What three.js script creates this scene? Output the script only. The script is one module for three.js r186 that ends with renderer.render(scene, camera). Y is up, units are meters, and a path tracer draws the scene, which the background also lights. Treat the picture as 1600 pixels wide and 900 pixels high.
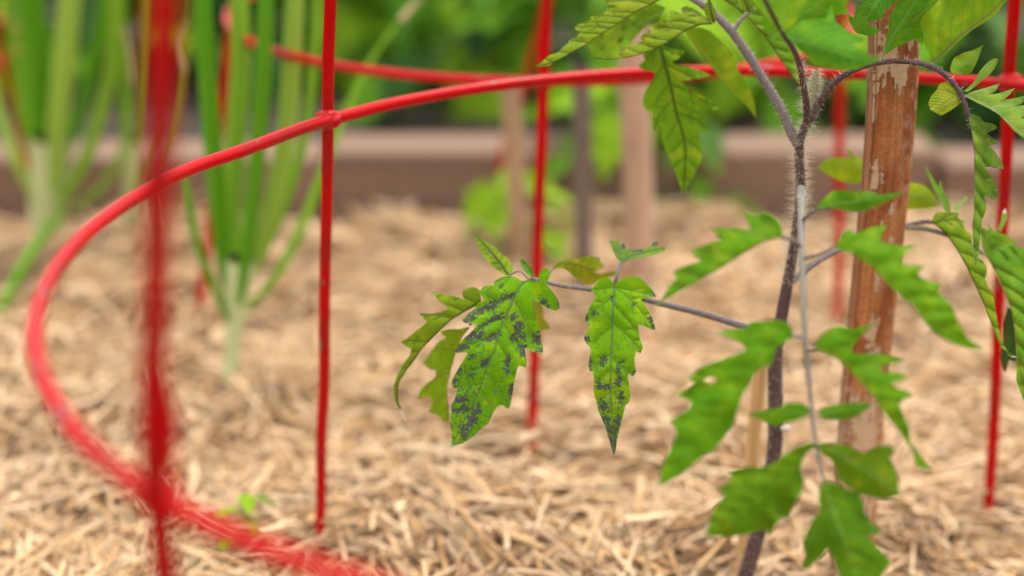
import * as THREE from 'three';
import { mergeGeometries } from 'three/addons/utils/BufferGeometryUtils.js';
import { RoundedBoxGeometry } from 'three/addons/geometries/RoundedBoxGeometry.js';

// ---------------------------------------------------------------- camera, sky, sun, exposure
const scene = new THREE.Scene();
const F = 2600, PITCH = 20.7 * Math.PI / 180, CAM_H = 0.305;      // focal length in photo pixels (1600 wide)
const camera = new THREE.PerspectiveCamera(2 * Math.atan(450 / F) * 180 / Math.PI, 16 / 9, 0.02, 60);
camera.position.set(0, CAM_H, 0);
camera.rotation.set(-PITCH, 0, 0);
camera.updateMatrixWorld(true);
camera.focus = 0.508;
camera.userData.fStop = camera.getFocalLength() / 12;             // an aperture 12 mm wide

const SUN = new THREE.Vector3(0.35, 1.0, -0.30).normalize();
function overcastSky() {
  const w = 64, h = 32, a = new Float32Array(w * h * 4);
  for (let j = 0; j < h; j++) {
    const e = Math.max(0, Math.sin((j + 0.5 - h / 2) / h * Math.PI));
    for (let i = 0; i < w; i++) {
      const l = 1.25 * (1 + 2 * e) / 3, k = (j * w + i) * 4;
      a[k] = l * 1.0; a[k + 1] = l * 1.0; a[k + 2] = l * 1.02; a[k + 3] = 1;
    }
  }
  const t = new THREE.DataTexture(a, w, h, THREE.RGBAFormat, THREE.FloatType);
  t.mapping = THREE.EquirectangularReflectionMapping; t.magFilter = t.minFilter = THREE.LinearFilter;
  t.colorSpace = THREE.LinearSRGBColorSpace; t.needsUpdate = true;
  return t;
}
scene.background = scene.environment = overcastSky();
const sun = new THREE.DirectionalLight(new THREE.Color(1.0, 0.955, 0.88), 1.5);
sun.position.copy(SUN).multiplyScalar(3).add(new THREE.Vector3(0, 0, -0.6));
sun.target.position.set(0, 0, -0.6); sun.castShadow = true; sun.shadow.radius = 26;
sun.shadow.mapSize.set(2048, 2048);
Object.assign(sun.shadow.camera, { left: -1.4, right: 1.4, top: 1.4, bottom: -1.4, near: 0.1, far: 8 });
scene.add(sun, sun.target);

const renderer = new THREE.WebGLRenderer({ antialias: true });
renderer.setSize(1024, 576);
renderer.toneMapping = THREE.LinearToneMapping;
renderer.toneMappingExposure = 1.92;
renderer.outputColorSpace = THREE.SRGBColorSpace;
renderer.shadowMap.enabled = true;

// ---------------------------------------------------------------- helpers
let seed = 12345;
const rnd = () => { seed = (seed * 1664525 + 1013904223) >>> 0; return seed / 4294967296; };
const rr = (a, b) => a + (b - a) * rnd();
const V = (x, y, z) => new THREE.Vector3(x, y, z);
const clamp = (x, a = 0, b = 1) => Math.min(b, Math.max(a, x));
const sm = (a, b, x) => { const t = clamp((x - a) / (b - a)); return t * t * (3 - 2 * t); };
const mix = (a, b, t) => a + (b - a) * t;
const mix3 = (a, b, t) => [mix(a[0], b[0], t), mix(a[1], b[1], t), mix(a[2], b[2], t)];
const hash = (i, j, s = 0) => { let h = (i * 374761393 + j * 668265263 + s * 974634777) | 0; h = Math.imul(h ^ (h >>> 13), 1274126177); h ^= h >>> 16; return (h >>> 0) / 4294967296; };
function noise(x, y, s = 0) {
  const i = Math.floor(x), j = Math.floor(y), u = sm(0, 1, x - i), v = sm(0, 1, y - j);
  return mix(mix(hash(i, j, s), hash(i + 1, j, s), u), mix(hash(i, j + 1, s), hash(i + 1, j + 1, s), u), v);
}
const fbm = (x, y, s = 0, o = 3) => { let a = 0, w = 0.5, n = 0; for (let k = 0; k < o; k++) { a += w * noise(x, y, s + k); n += w; x *= 2.03; y *= 2.03; w *= 0.5; } return a / n; };
function worley(x, y, s) {            // difference of the two nearest cell distances: 0 on cell borders
  const i = Math.floor(x), j = Math.floor(y); let a = 9, b = 9;
  for (let q = -1; q < 2; q++) for (let p = -1; p < 2; p++) {
    const d = Math.hypot(i + p + hash(i + p, j + q, s) - x, j + q + hash(i + p, j + q, s + 7) - y);
    if (d < a) { b = a; a = d; } else if (d < b) b = d;
  }
  return b - a;
}
// a point seen at (px, py) of the 1600 x 900 survey of the place, at a distance along the view axis
const at = (px, py, d) => V((px - 800) / F * d, -(py - 450) / F * d, -d).applyMatrix4(camera.matrixWorld);
// the same sight line, met with the level plane at height y
function atY(px, py, y) { const o = camera.position, q = at(px, py, 1).sub(o); return q.multiplyScalar((y - CAM_H) / q.y).add(o); }

const taken = new Map();
function numbered(n) { const k = taken.get(n) || 0; taken.set(n, k + 1); return k ? `${n}_${String(k).padStart(3, '0')}` : n; }
function thing(name, label, category, pos = V(0, 0, 0), group) {
  const o = new THREE.Group(); o.name = numbered(name); o.position.copy(pos); o.userData = { label, category };
  if (group) o.userData.group = group;
  scene.add(o); o.updateMatrixWorld(true); return o;
}
// a mesh whose geometry is given in world coordinates, hung under a parent
function part(name, g, m, parent) {
  parent.updateWorldMatrix(true, false);
  const o = new THREE.Mesh(g, m); o.name = name; o.castShadow = o.receiveShadow = true;
  g.applyMatrix4(parent.matrixWorld.clone().invert());
  parent.add(o); return o;
}
const lin = (r, g, b) => new THREE.Color().setRGB(r, g, b);
function dataTex(w, h, fn, srgb = false, rep) {
  const a = new Uint8Array(w * h * 4);
  const enc = c => { c = clamp(c); return 255 * (srgb ? (c <= 0.0031308 ? 12.92 * c : 1.055 * Math.pow(c, 1 / 2.4) - 0.055) : c); };
  for (let j = 0; j < h; j++) for (let i = 0; i < w; i++) {
    const c = fn((i + 0.5) / w, (j + 0.5) / h), k = (j * w + i) * 4;
    a[k] = enc(c[0]); a[k + 1] = enc(c[1]); a[k + 2] = enc(c[2]); a[k + 3] = 255;
  }
  const t = new THREE.DataTexture(a, w, h, THREE.RGBAFormat); t.magFilter = THREE.LinearFilter; t.minFilter = THREE.LinearFilter;
  if (srgb) t.colorSpace = THREE.SRGBColorSpace;
  t.wrapS = t.wrapT = rep ? THREE.RepeatWrapping : THREE.ClampToEdgeWrapping;
  t.needsUpdate = true; return t;
}
// tube along points with a radius at each; uv in metres (round, along)
function tube(pts, radii, { seg = 0, rad = 10, caps = true, flat = 1, close = false } = {}) {
  const c = new THREE.CatmullRomCurve3(pts, close, 'centripetal'), L = c.getLength();
  const n = seg || Math.max(6, Math.ceil(L / 0.004)), P = [], N = [], U = [], I = [];
  const fr = c.computeFrenetFrames(n, close), R = t => { const x = t * (radii.length - 1), i = Math.min(radii.length - 2, Math.floor(x)); return radii.length === 1 ? radii[0] : mix(radii[i], radii[i + 1], x - i); };
  for (let i = 0; i <= n; i++) {
    const t = i / n, p = c.getPointAt(t), r = R(t);
    for (let j = 0; j <= rad; j++) {
      const a = j / rad * Math.PI * 2, d = fr.normals[i].clone().multiplyScalar(Math.cos(a)).addScaledVector(fr.binormals[i], Math.sin(a) * flat);
      P.push(p.x + d.x * r, p.y + d.y * r, p.z + d.z * r); d.normalize(); N.push(d.x, d.y, d.z); U.push(j / rad * Math.PI * 2 * 0.002, t * L);
    }
  }
  for (let i = 0; i < n; i++) for (let j = 0; j < rad; j++) { const a = i * (rad + 1) + j, b = a + rad + 1; I.push(a, a + 1, b, b, a + 1, b + 1); }
  if (caps && !close) for (const e of [0, n]) {
    const k = P.length / 3, p = c.getPointAt(e / n), T = fr.tangents[e].clone().multiplyScalar(e ? 1 : -1);
    p.addScaledVector(T, R(e / n) * 0.35);
    P.push(p.x, p.y, p.z); N.push(T.x, T.y, T.z); U.push(0, e / n * L);
    for (let j = 0; j < rad; j++) { const a = e * (rad + 1) + j; e ? I.push(a + 1, a, k) : I.push(a, a + 1, k); }
  }
  const g = new THREE.BufferGeometry();
  g.setAttribute('position', new THREE.Float32BufferAttribute(P, 3)); g.setAttribute('normal', new THREE.Float32BufferAttribute(N, 3));
  g.setAttribute('uv', new THREE.Float32BufferAttribute(U, 2)); g.setIndex(I); return g;
}
// fine hairs standing off a stem
function hairs(pts, radii, count, len, t0 = 0, t1 = 1) {
  const c = new THREE.CatmullRomCurve3(pts, false, 'centripetal'), P = [], N = [], I = [];
  for (let k = 0; k < count; k++) {
    const t = mix(t0, t1, rnd()), p = c.getPointAt(t), T = c.getTangentAt(t), x = t * (radii.length - 1), i = Math.min(radii.length - 2, Math.floor(x)), r = mix(radii[i], radii[i + 1], x - i);
    const d = V(rr(-1, 1), rr(-1, 1), rr(-1, 1)); d.addScaledVector(T, -d.dot(T)).normalize();
    const s = d.clone().cross(T).normalize(), l = len * (0.35 + 0.75 * Math.pow(rnd(), 1.4)), w = 0.00005;
    const a = p.clone().addScaledVector(d, r * 0.95), e = a.clone().addScaledVector(d, l).addScaledVector(T, rr(-0.25, 0.25) * l).addScaledVector(s, rr(-0.3, 0.3) * l);
    const b = P.length / 3;
    for (const q of [a.clone().addScaledVector(s, w), a.clone().addScaledVector(s, -w), a.clone().addScaledVector(T, w * 1.6), e]) { P.push(q.x, q.y, q.z); N.push(d.x, d.y, d.z); }
    I.push(b, b + 1, b + 3, b + 1, b + 2, b + 3, b + 2, b, b + 3);
  }
  const g = new THREE.BufferGeometry(); g.setAttribute('position', new THREE.Float32BufferAttribute(P, 3)); g.setAttribute('normal', new THREE.Float32BufferAttribute(N, 3)); g.setIndex(I);
  g.computeVertexNormals(); return g;
}
// Delaunay triangles of 2-D points
function delaunay(p) {
  const n = p.length, q = p.slice(); let x0 = 1e9, y0 = 1e9, x1 = -1e9, y1 = -1e9;
  for (const [x, y] of p) { x0 = Math.min(x0, x); x1 = Math.max(x1, x); y0 = Math.min(y0, y); y1 = Math.max(y1, y); }
  const D = Math.max(x1 - x0, y1 - y0) * 20, cx = (x0 + x1) / 2, cy = (y0 + y1) / 2;
  q.push([cx - D, cy - D], [cx + D, cy - D], [cx, cy + D]);
  const circ = (a, b, c) => {
    const [ax, ay] = q[a], [bx, by] = q[b], [gx, gy] = q[c], d = 2 * (ax * (by - gy) + bx * (gy - ay) + gx * (ay - by)) || 1e-12;
    const ux = ((ax * ax + ay * ay) * (by - gy) + (bx * bx + by * by) * (gy - ay) + (gx * gx + gy * gy) * (ay - by)) / d;
    const uy = ((ax * ax + ay * ay) * (gx - bx) + (bx * bx + by * by) * (ax - gx) + (gx * gx + gy * gy) * (bx - ax)) / d;
    return { a, b, c, ux, uy, r: (ax - ux) ** 2 + (ay - uy) ** 2 };
  };
  const order = [...Array(n).keys()].sort((i, j) => q[i][0] - q[j][0]);
  let open = [circ(n, n + 1, n + 2)]; const done = [];
  for (const i of order) {
    const [x, y] = q[i], edges = new Map(), keep = [];
    for (const t of open) {
      const dx = x - t.ux;
      if (dx > 0 && dx * dx > t.r) { done.push(t); continue; }
      if (dx * dx + (y - t.uy) ** 2 > t.r + 1e-9) { keep.push(t); continue; }
      for (const [a, b] of [[t.a, t.b], [t.b, t.c], [t.c, t.a]]) { const k = a < b ? a * 100000 + b : b * 100000 + a; edges.has(k) ? edges.set(k, null) : edges.set(k, [a, b]); }
    }
    for (const e of edges.values()) if (e) keep.push(circ(e[0], e[1], i));
    open = keep;
  }
  return done.concat(open).filter(t => t.a < n && t.b < n && t.c < n).map(t => [t.a, t.b, t.c]);
}
function inside(poly, x, y) { let r = false; for (let i = 0, j = poly.length - 1; i < poly.length; j = i++) { const [a, b] = poly[i], [c, d] = poly[j]; if ((b > y) !== (d > y) && x < (c - a) * (y - b) / (d - b) + a) r = !r; } return r; }
const segd = (x, y, ax, ay, bx, by) => { const dx = bx - ax, dy = by - ay, t = clamp(((x - ax) * dx + (y - ay) * dy) / (dx * dx + dy * dy || 1)); return [Math.hypot(x - ax - dx * t, y - ay - dy * t), t]; };

// ---------------------------------------------------------------- leaflets
// o: outline, m: midrib from base to tip, both surveyed in photo pixels; d: distance at base, middle, tip;
// k: slope of the left and right half away from the viewer (metres per metre across); fold: adds the hidden half of a folded leaflet
const GREEN = [0.105, 0.285, 0.008], DEEP = [0.062, 0.215, 0.004], OLIVE = [0.235, 0.290, 0.010], LIME = [0.165, 0.330, 0.012], PALE = [0.21, 0.34, 0.05];
let leafSeed = 3;
function leaflet(parent, { o, m, d, k = [0.15, 0.15], col = GREEN, vein = null, vw = 1, fine = false, spots = null, wave = 1, puff = 1, fold = 0, hole = null, label = null, name = 'leaflet', tip = null, through = 0.42, bow = 1 }) {
  const S = leafSeed++;
  // midrib as a dense line with running length
  const mc = new THREE.CatmullRomCurve3(m.map(([x, y]) => V(x, y, 0)), false, 'centripetal'), MN = 36, mp = mc.getSpacedPoints(MN), ML = mc.getLength();
  const loc = (x, y) => {             // running length along the midrib and signed distance from it, in survey pixels
    let best = 1e9, t = 0, s = 0;
    for (let i = 0; i < MN; i++) {
      const a = mp[i], b = mp[i + 1], dx = b.x - a.x, dy = b.y - a.y, l2 = dx * dx + dy * dy;
      let u = ((x - a.x) * dx + (y - a.y) * dy) / l2; u = Math.max(i ? 0 : -9, Math.min(i < MN - 1 ? 1 : 9, u));
      const e = Math.hypot(x - a.x - dx * u, y - a.y - dy * u);
      if (e < best) { best = e; t = (i + u) / MN * ML; s = Math.sign(dx * (y - a.y) - dy * (x - a.x)) * Math.abs(dx * (y - a.y) - dy * (x - a.x)) / Math.sqrt(l2); if (Math.abs(s) < best * 0.8) s = Math.sign(s || 1) * best; }
    }
    return [t, s];
  };
  const D = t => { const u = clamp(t / ML, -0.15, 1.15); return u < 0.5 ? mix(d[0], d[1], u * 2) : mix(d[1], d[2], u * 2 - 1); };
  const Dm = t => (D(t - ML * 0.08) + D(t) + D(t + ML * 0.08)) / 3;
  const mid3 = mp.map((p, i) => at(p.x, p.y, Dm(i / MN * ML))), run = [0]; for (let i = 1; i <= MN; i++) run.push(run[i - 1] + mid3[i].distanceTo(mid3[i - 1]));
  const UNIT = F / d[1], TL = run[MN] * UNIT, tmpA = V(), tmpB = V();
  // leaf coordinates of a point on the blade: millimetre-like lengths measured over the blade itself, along the midrib and out from it
  const onBlade = (q, sgn) => {
    let best = 1e9, t = 0;
    for (let i = 0; i < MN; i++) {
      tmpA.copy(mid3[i + 1]).sub(mid3[i]); tmpB.copy(q).sub(mid3[i]); let u = tmpB.dot(tmpA) / tmpA.lengthSq(); u = Math.max(i ? 0 : -9, Math.min(i < MN - 1 ? 1 : 9, u));
      const e = tmpB.addScaledVector(tmpA, -u).length(); if (e < best) { best = e; t = (run[i] + u * (run[i + 1] - run[i])) * UNIT; }
    }
    return [t, sgn * best * UNIT];
  };
  const blade = (x, y, fo) => {       // the blade before quilting and waves
    const [t, s] = loc(x, y); let dd = Dm(t); const mm = dd / F;
    if (fo) { const b = mc.getPointAt(clamp(t / ML)); x = mix(b.x, x, 0.8); y = mix(b.y, y, 0.8); dd += Math.abs(s) * mm * fo; } else dd += (s < 0 ? k[0] : k[1]) * Math.abs(s) * mm + 0.0012 * (s / 40) ** 2 * bow;
    return [x, y, dd, Math.sign(s) || 1];
  };
  const place = (x, y, fo) => { const [a, b, c, sg] = blade(x, y, fo); return onBlade(at(a, b, c), sg); };
  // outline: subdivide, keep tooth tips sharp
  const step = fine ? 2.6 : 4.5, ring = [], teeth = [];
  for (let i = 0; i < o.length; i++) {
    const a = o[(i + o.length - 1) % o.length], b = o[i], c = o[(i + 1) % o.length];
    const v1 = Math.atan2(a[1] - b[1], a[0] - b[0]), v2 = Math.atan2(c[1] - b[1], c[0] - b[0]); let an = Math.abs(v1 - v2); if (an > Math.PI) an = 2 * Math.PI - an;
    const mid = [(a[0] + c[0]) / 2 * 0.5 + b[0] * 0.5, (a[1] + c[1]) / 2 * 0.5 + b[1] * 0.5];
    const sharp = an < 2.0;
    if (sharp && inside(o, mid[0], mid[1])) teeth.push(b);
    b.sharp = sharp;
    const n = Math.max(1, Math.round(Math.hypot(c[0] - b[0], c[1] - b[1]) / step));
    for (let q = 0; q < n; q++) ring.push([mix(b[0], c[0], q / n), mix(b[1], c[1], q / n), q === 0 && sharp]);
  }
  for (let pass = 0; pass < 1; pass++) {
    const cp = ring.map(r => r.slice());
    for (let i = 0; i < ring.length; i++) if (!cp[i][2]) { const a = cp[(i + cp.length - 1) % cp.length], b = cp[(i + 1) % cp.length]; ring[i][0] = cp[i][0] * 0.5 + (a[0] + b[0]) * 0.25; ring[i][1] = cp[i][1] * 0.5 + (a[1] + b[1]) * 0.25; }
  }
  // veins: to every tooth, and a few between
  const veins = [], lt = teeth.map(([x, y]) => place(x, y)).filter(([t, s]) => Math.abs(s) > 9 && t < TL * 0.96);
  let smin = 1e9, smax = -1e9, tmin = 1e9, tmax = -1e9; ring.forEach(([x, y]) => { const q = place(x, y); tmin = Math.min(tmin, q[0]); tmax = Math.max(tmax, q[0]); smin = Math.min(smin, q[1]); smax = Math.max(smax, q[1]); });
  for (const [t, s] of lt) {
    const t0 = clamp(t - Math.abs(s) * 0.85, TL * 0.02, TL * 0.95), q = []; for (let i = 0; i <= 6; i++) { const u = i / 6; q.push([mix(t0, t, u * (0.75 + 0.25 * u)), s * u * (1.1 - 0.1 * u)]); } veins.push(q);
    for (const w of [0.4, 0.62]) { const b = q[Math.round(w * 6)], l = Math.abs(s) * 0.32; veins.push([[b[0], b[1]], [b[0] + l * 0.9, b[1] + Math.sign(s) * l * 0.25]]); veins.push([[b[0], b[1]], [b[0] - l * 0.25, b[1] + Math.sign(s) * l * 0.8]]); }
  }
  for (const side of [-1, 1]) for (let t = TL * 0.12; t < TL * 0.9; t += TL * 0.125) {
    const ext = Math.abs(side < 0 ? smin : smax); if (ext < 8 || lt.some(([q, s]) => s * side > 0 && Math.abs(q - Math.abs(s) * 0.85 - t) < TL * 0.06)) continue;
    const l = ext * 0.75 * (1 - 0.6 * t / TL); veins.push([[t, 0], [t + l * 0.5, side * l * 0.6], [t + l * 0.95, side * l]]);
  }
  const vd = (t, s) => { let e = 1e9; for (const v of veins) for (let i = 0; i + 1 < v.length; i++) e = Math.min(e, segd(t, s, v[i][0], v[i][1], v[i + 1][0], v[i + 1][1])[0] * (v.length > 3 ? 1 : 1.7)); return e; };
  const wmax = Math.max(-smin, smax, 1), halves = fold ? [0, fold] : [0], geos = [];
  for (const fo of halves) {
    const poly = ring.map(r => [r[0], r[1]]), pts = poly.slice(), G = fine ? 4.5 : 7;
    const xs = poly.map(q => q[0]), ys = poly.map(q => q[1]);
    for (let y = Math.min(...ys), j = 0; y < Math.max(...ys); y += G * 0.87, j++) for (let x = Math.min(...xs) + (j % 2) * G / 2; x < Math.max(...xs); x += G) {
      const px = x + (hash(j, x | 0, S) - 0.5) * G * 0.3, py = y + (hash(x | 0, j, S + 1) - 0.5) * G * 0.3;
      if (!inside(poly, px, py)) continue;
      let e = 1e9; for (let i = 0; i < poly.length; i++) e = Math.min(e, (poly[i][0] - px) ** 2 + (poly[i][1] - py) ** 2);
      if (hole && ((px - hole[0]) / (hole[2] + 2)) ** 2 + ((py - hole[1]) / (hole[3] + 2)) ** 2 < 1) continue;
      if (e > (G * 0.5) ** 2) pts.push([px, py]);
    }
    if (hole) for (let i = 0; i < 14; i++) { const a = i / 14 * Math.PI * 2, w = 0.85 + 0.3 * hash(i, 3, S); pts.push([hole[0] + Math.cos(a) * hole[2] * w, hole[1] + Math.sin(a) * hole[3] * w]); }
    const tri = delaunay(pts).filter(([a, b, c]) => { const x = (pts[a][0] + pts[b][0] + pts[c][0]) / 3, y = (pts[a][1] + pts[b][1] + pts[c][1]) / 3; return inside(poly, x, y) && !(hole && ((x - hole[0]) / hole[2]) ** 2 + ((y - hole[1]) / hole[3]) ** 2 < 0.8); });
    const P = [], U = [];
    for (const [x0, y0] of pts) {
      const [x, y, d0, sg] = blade(x0, y0, fo), [t, s] = onBlade(at(x, y, d0), sg); let dd = d0;
      const us = Math.min(1, Math.abs(s) / wmax), e = vd(t, s);
      dd -= (fo ? -1 : 1) * puff * 0.0009 * (1 - Math.exp(-e / 7)) * sm(0, 0.2, us + 0.1);
      dd += wave * us * us * (0.0035 * (noise(t / 26, 3 + Math.sign(s), S) - 0.5) * 2 + 0.0014 * (noise(t / 10, 5 + Math.sign(s), S) - 0.5) * 2);
      dd += 0.0022 * (noise(t / 40, s / 40, S + 5) - 0.5);
      const w = at(x, y, dd); P.push(w.x, w.y, w.z); U.push((s - smin) / (smax - smin), (t - tmin) / (tmax - tmin));
    }
    const g = new THREE.BufferGeometry(); g.setAttribute('position', new THREE.Float32BufferAttribute(P, 3)); g.setAttribute('uv', new THREE.Float32BufferAttribute(U, 2));
    const I = []; for (const [a, b, c] of tri) { const [ax, ay] = pts[a], [bx, by] = pts[b], [cx, cy] = pts[c]; (bx - ax) * (cy - ay) - (by - ay) * (cx - ax) > 0 ? I.push(a, c, b) : I.push(a, b, c); }
    g.setIndex(I); g.computeVertexNormals(); geos.push(g);
  }
  const g = geos.length > 1 ? mergeGeometries(geos) : geos[0];
  // colour and relief in the leaf's own coordinates (along and across the midrib)
  const res = fine ? 1.4 : 0.7, W = clamp(Math.round((smax - smin) * res), 24, 512), H = clamp(Math.round((tmax - tmin) * res), 24, 512);
  const vc = vein || mix3(col, [0.20, 0.36, 0.09], 0.45), sp = spots ? spots.map(([x, y, a, b, r]) => { const [t, s] = place(x, y), h = place(x + Math.cos(r || 0) * 4, y + Math.sin(r || 0) * 4); return [t, s, a, b, Math.atan2(h[0] - t, h[1] - s)]; }) : null;
  const hgt = new Float32Array(W * H);
  const map = dataTex(W, H, (u, v) => {
    const s = mix(smin, smax, u), t = mix(tmin, tmax, v), e = vd(t, s), e0 = Math.hypot(s, Math.max(0, -t, t - TL)), w0 = mix(2.3, 0.8, clamp(t / TL)) * vw;
    const cell = worley(t / 7.5, s / 7.5, S), n = fbm(t / 22, s / 22, S, 3), n2 = noise(t / 3, s / 3, S + 9);
    let c = mix3(col, [col[0] * 1.55 + 0.02, col[1] * 1.12, col[2]], sm(0.48, 0.8, n) * 0.7).map(x => x * (0.80 + 0.28 * n + 0.14 * n2));
    if (fine) c = c.map(x => x * (0.94 + 0.07 * sm(0.0, 0.22, cell)));
    let dark = 0;
    if (sp) {
      for (const [a, b, p, q, r] of sp) {
        const cs = Math.cos(r), sn = Math.sin(r), x = (s - b) * cs + (t - a) * sn, y = -(s - b) * sn + (t - a) * cs;
        dark = Math.max(dark, 1.25 - Math.hypot(x / p, y / q) * 0.62);
      }
      const fl = spots.fleck ? spots.fleck(t / TL, s / wmax) : 0;
      dark = sm(0.31, 0.54, Math.min(dark, 1) * 0.72 + (fbm(t / 3.4, s / 3.4, S + 20, 4) - 0.5) * 1.35 - 0.10 * (1 - sm(0.0, 0.12, cell)));
      dark = Math.max(dark, fl * sm(0.60, 0.70, fbm(t / 3.6, s / 3.6, S + 30, 2) + 0.16 * (fl - 1) + 0.10 * noise(t / 14, s / 14, S + 40)));
      c = mix3(c, [0.050 + 0.06 * n2, 0.050 + 0.062 * n2, 0.058 + 0.06 * n2], clamp(dark) * 0.93);
    }
    const vm = Math.max((1 - sm(w0 * 0.7, w0 * 1.5, e0)), (1 - sm(0.5 * vw, 1.5 * vw, e)) * 0.75);
    c = mix3(c, sp ? mix3(vc, [0.09, 0.12, 0.07], 0.6) : vc, vm);
    if (tip && t > TL * tip) c = mix3(c, [0.75, 0.68, 0.55], sm(TL * tip, TL * (tip + 0.04), t));
    const hh = clamp((1 - Math.exp(-Math.min(e, e0) / 5)) * 0.75 + 0.12 * sm(0, 0.25, cell) - (vm > 0.5 ? 0.1 : 0));
    hgt[Math.min(H - 1, Math.floor(v * H)) * W + Math.min(W - 1, Math.floor(u * W))] = hh;
    return c;
  }, true);
  const mat = new THREE.MeshPhysicalMaterial({ map, side: THREE.DoubleSide, roughness: 0.97, transmission: through, thickness: 0, clearcoat: 0.05, clearcoatRoughness: 0.4, specularIntensity: 0.12 });
  if (fine) {
    mat.bumpMap = dataTex(W, H, (u, v) => { const h = hgt[Math.min(H - 1, Math.floor(v * H)) * W + Math.min(W - 1, Math.floor(u * W))]; return [h, h, h]; }); mat.bumpScale = 0.0006;
  }
  const M = part(name, g, mat, parent);
  if (label) M.userData.label = label;
  return M;
}

// ---------------------------------------------------------------- ground and straw
const soilTex = dataTex(256, 256, (u, v) => { const n = fbm(u * 24, v * 24, 51, 4), q = noise(u * 90, v * 90, 52); const k = 0.5 + 0.9 * n * q; return [0.060 * k, 0.042 * k, 0.028 * k]; }, true, true);
soilTex.repeat.set(3, 3);
const ground0 = (x, z) => -0.031 + 0.016 * (fbm(x * 9 + 3, z * 9, 61, 3) - 0.5) + 0.010 * (fbm(x * 3 + 8, z * 3, 64, 2) - 0.5);
{
  const g = new THREE.PlaneGeometry(40, 40, 2, 2); g.rotateX(-Math.PI / 2); g.translate(0, -0.06, -10);
  const far = part('ground', g, new THREE.MeshStandardMaterial({ color: lin(0.05, 0.042, 0.026), roughness: 1 }), scene); far.userData = { kind: 'structure' };
  const s = new THREE.PlaneGeometry(3.2, 3.4, 150, 150); s.rotateX(-Math.PI / 2); s.translate(0, 0, -1.3);
  const p = s.attributes.position; for (let i = 0; i < p.count; i++) p.setY(i, ground0(p.getX(i), p.getZ(i)) + 0.004 * (noise(p.getX(i) * 60, p.getZ(i) * 60, 66) - 0.5));
  s.computeVertexNormals();
  const soil = part('garden_soil', s, new THREE.MeshStandardMaterial({ map: soilTex, roughness: 1 }), scene); soil.userData = { kind: 'structure' };
}
const BOARD_Z = -0.981, GY = -0.016;      // GY: the top of the straw
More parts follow.
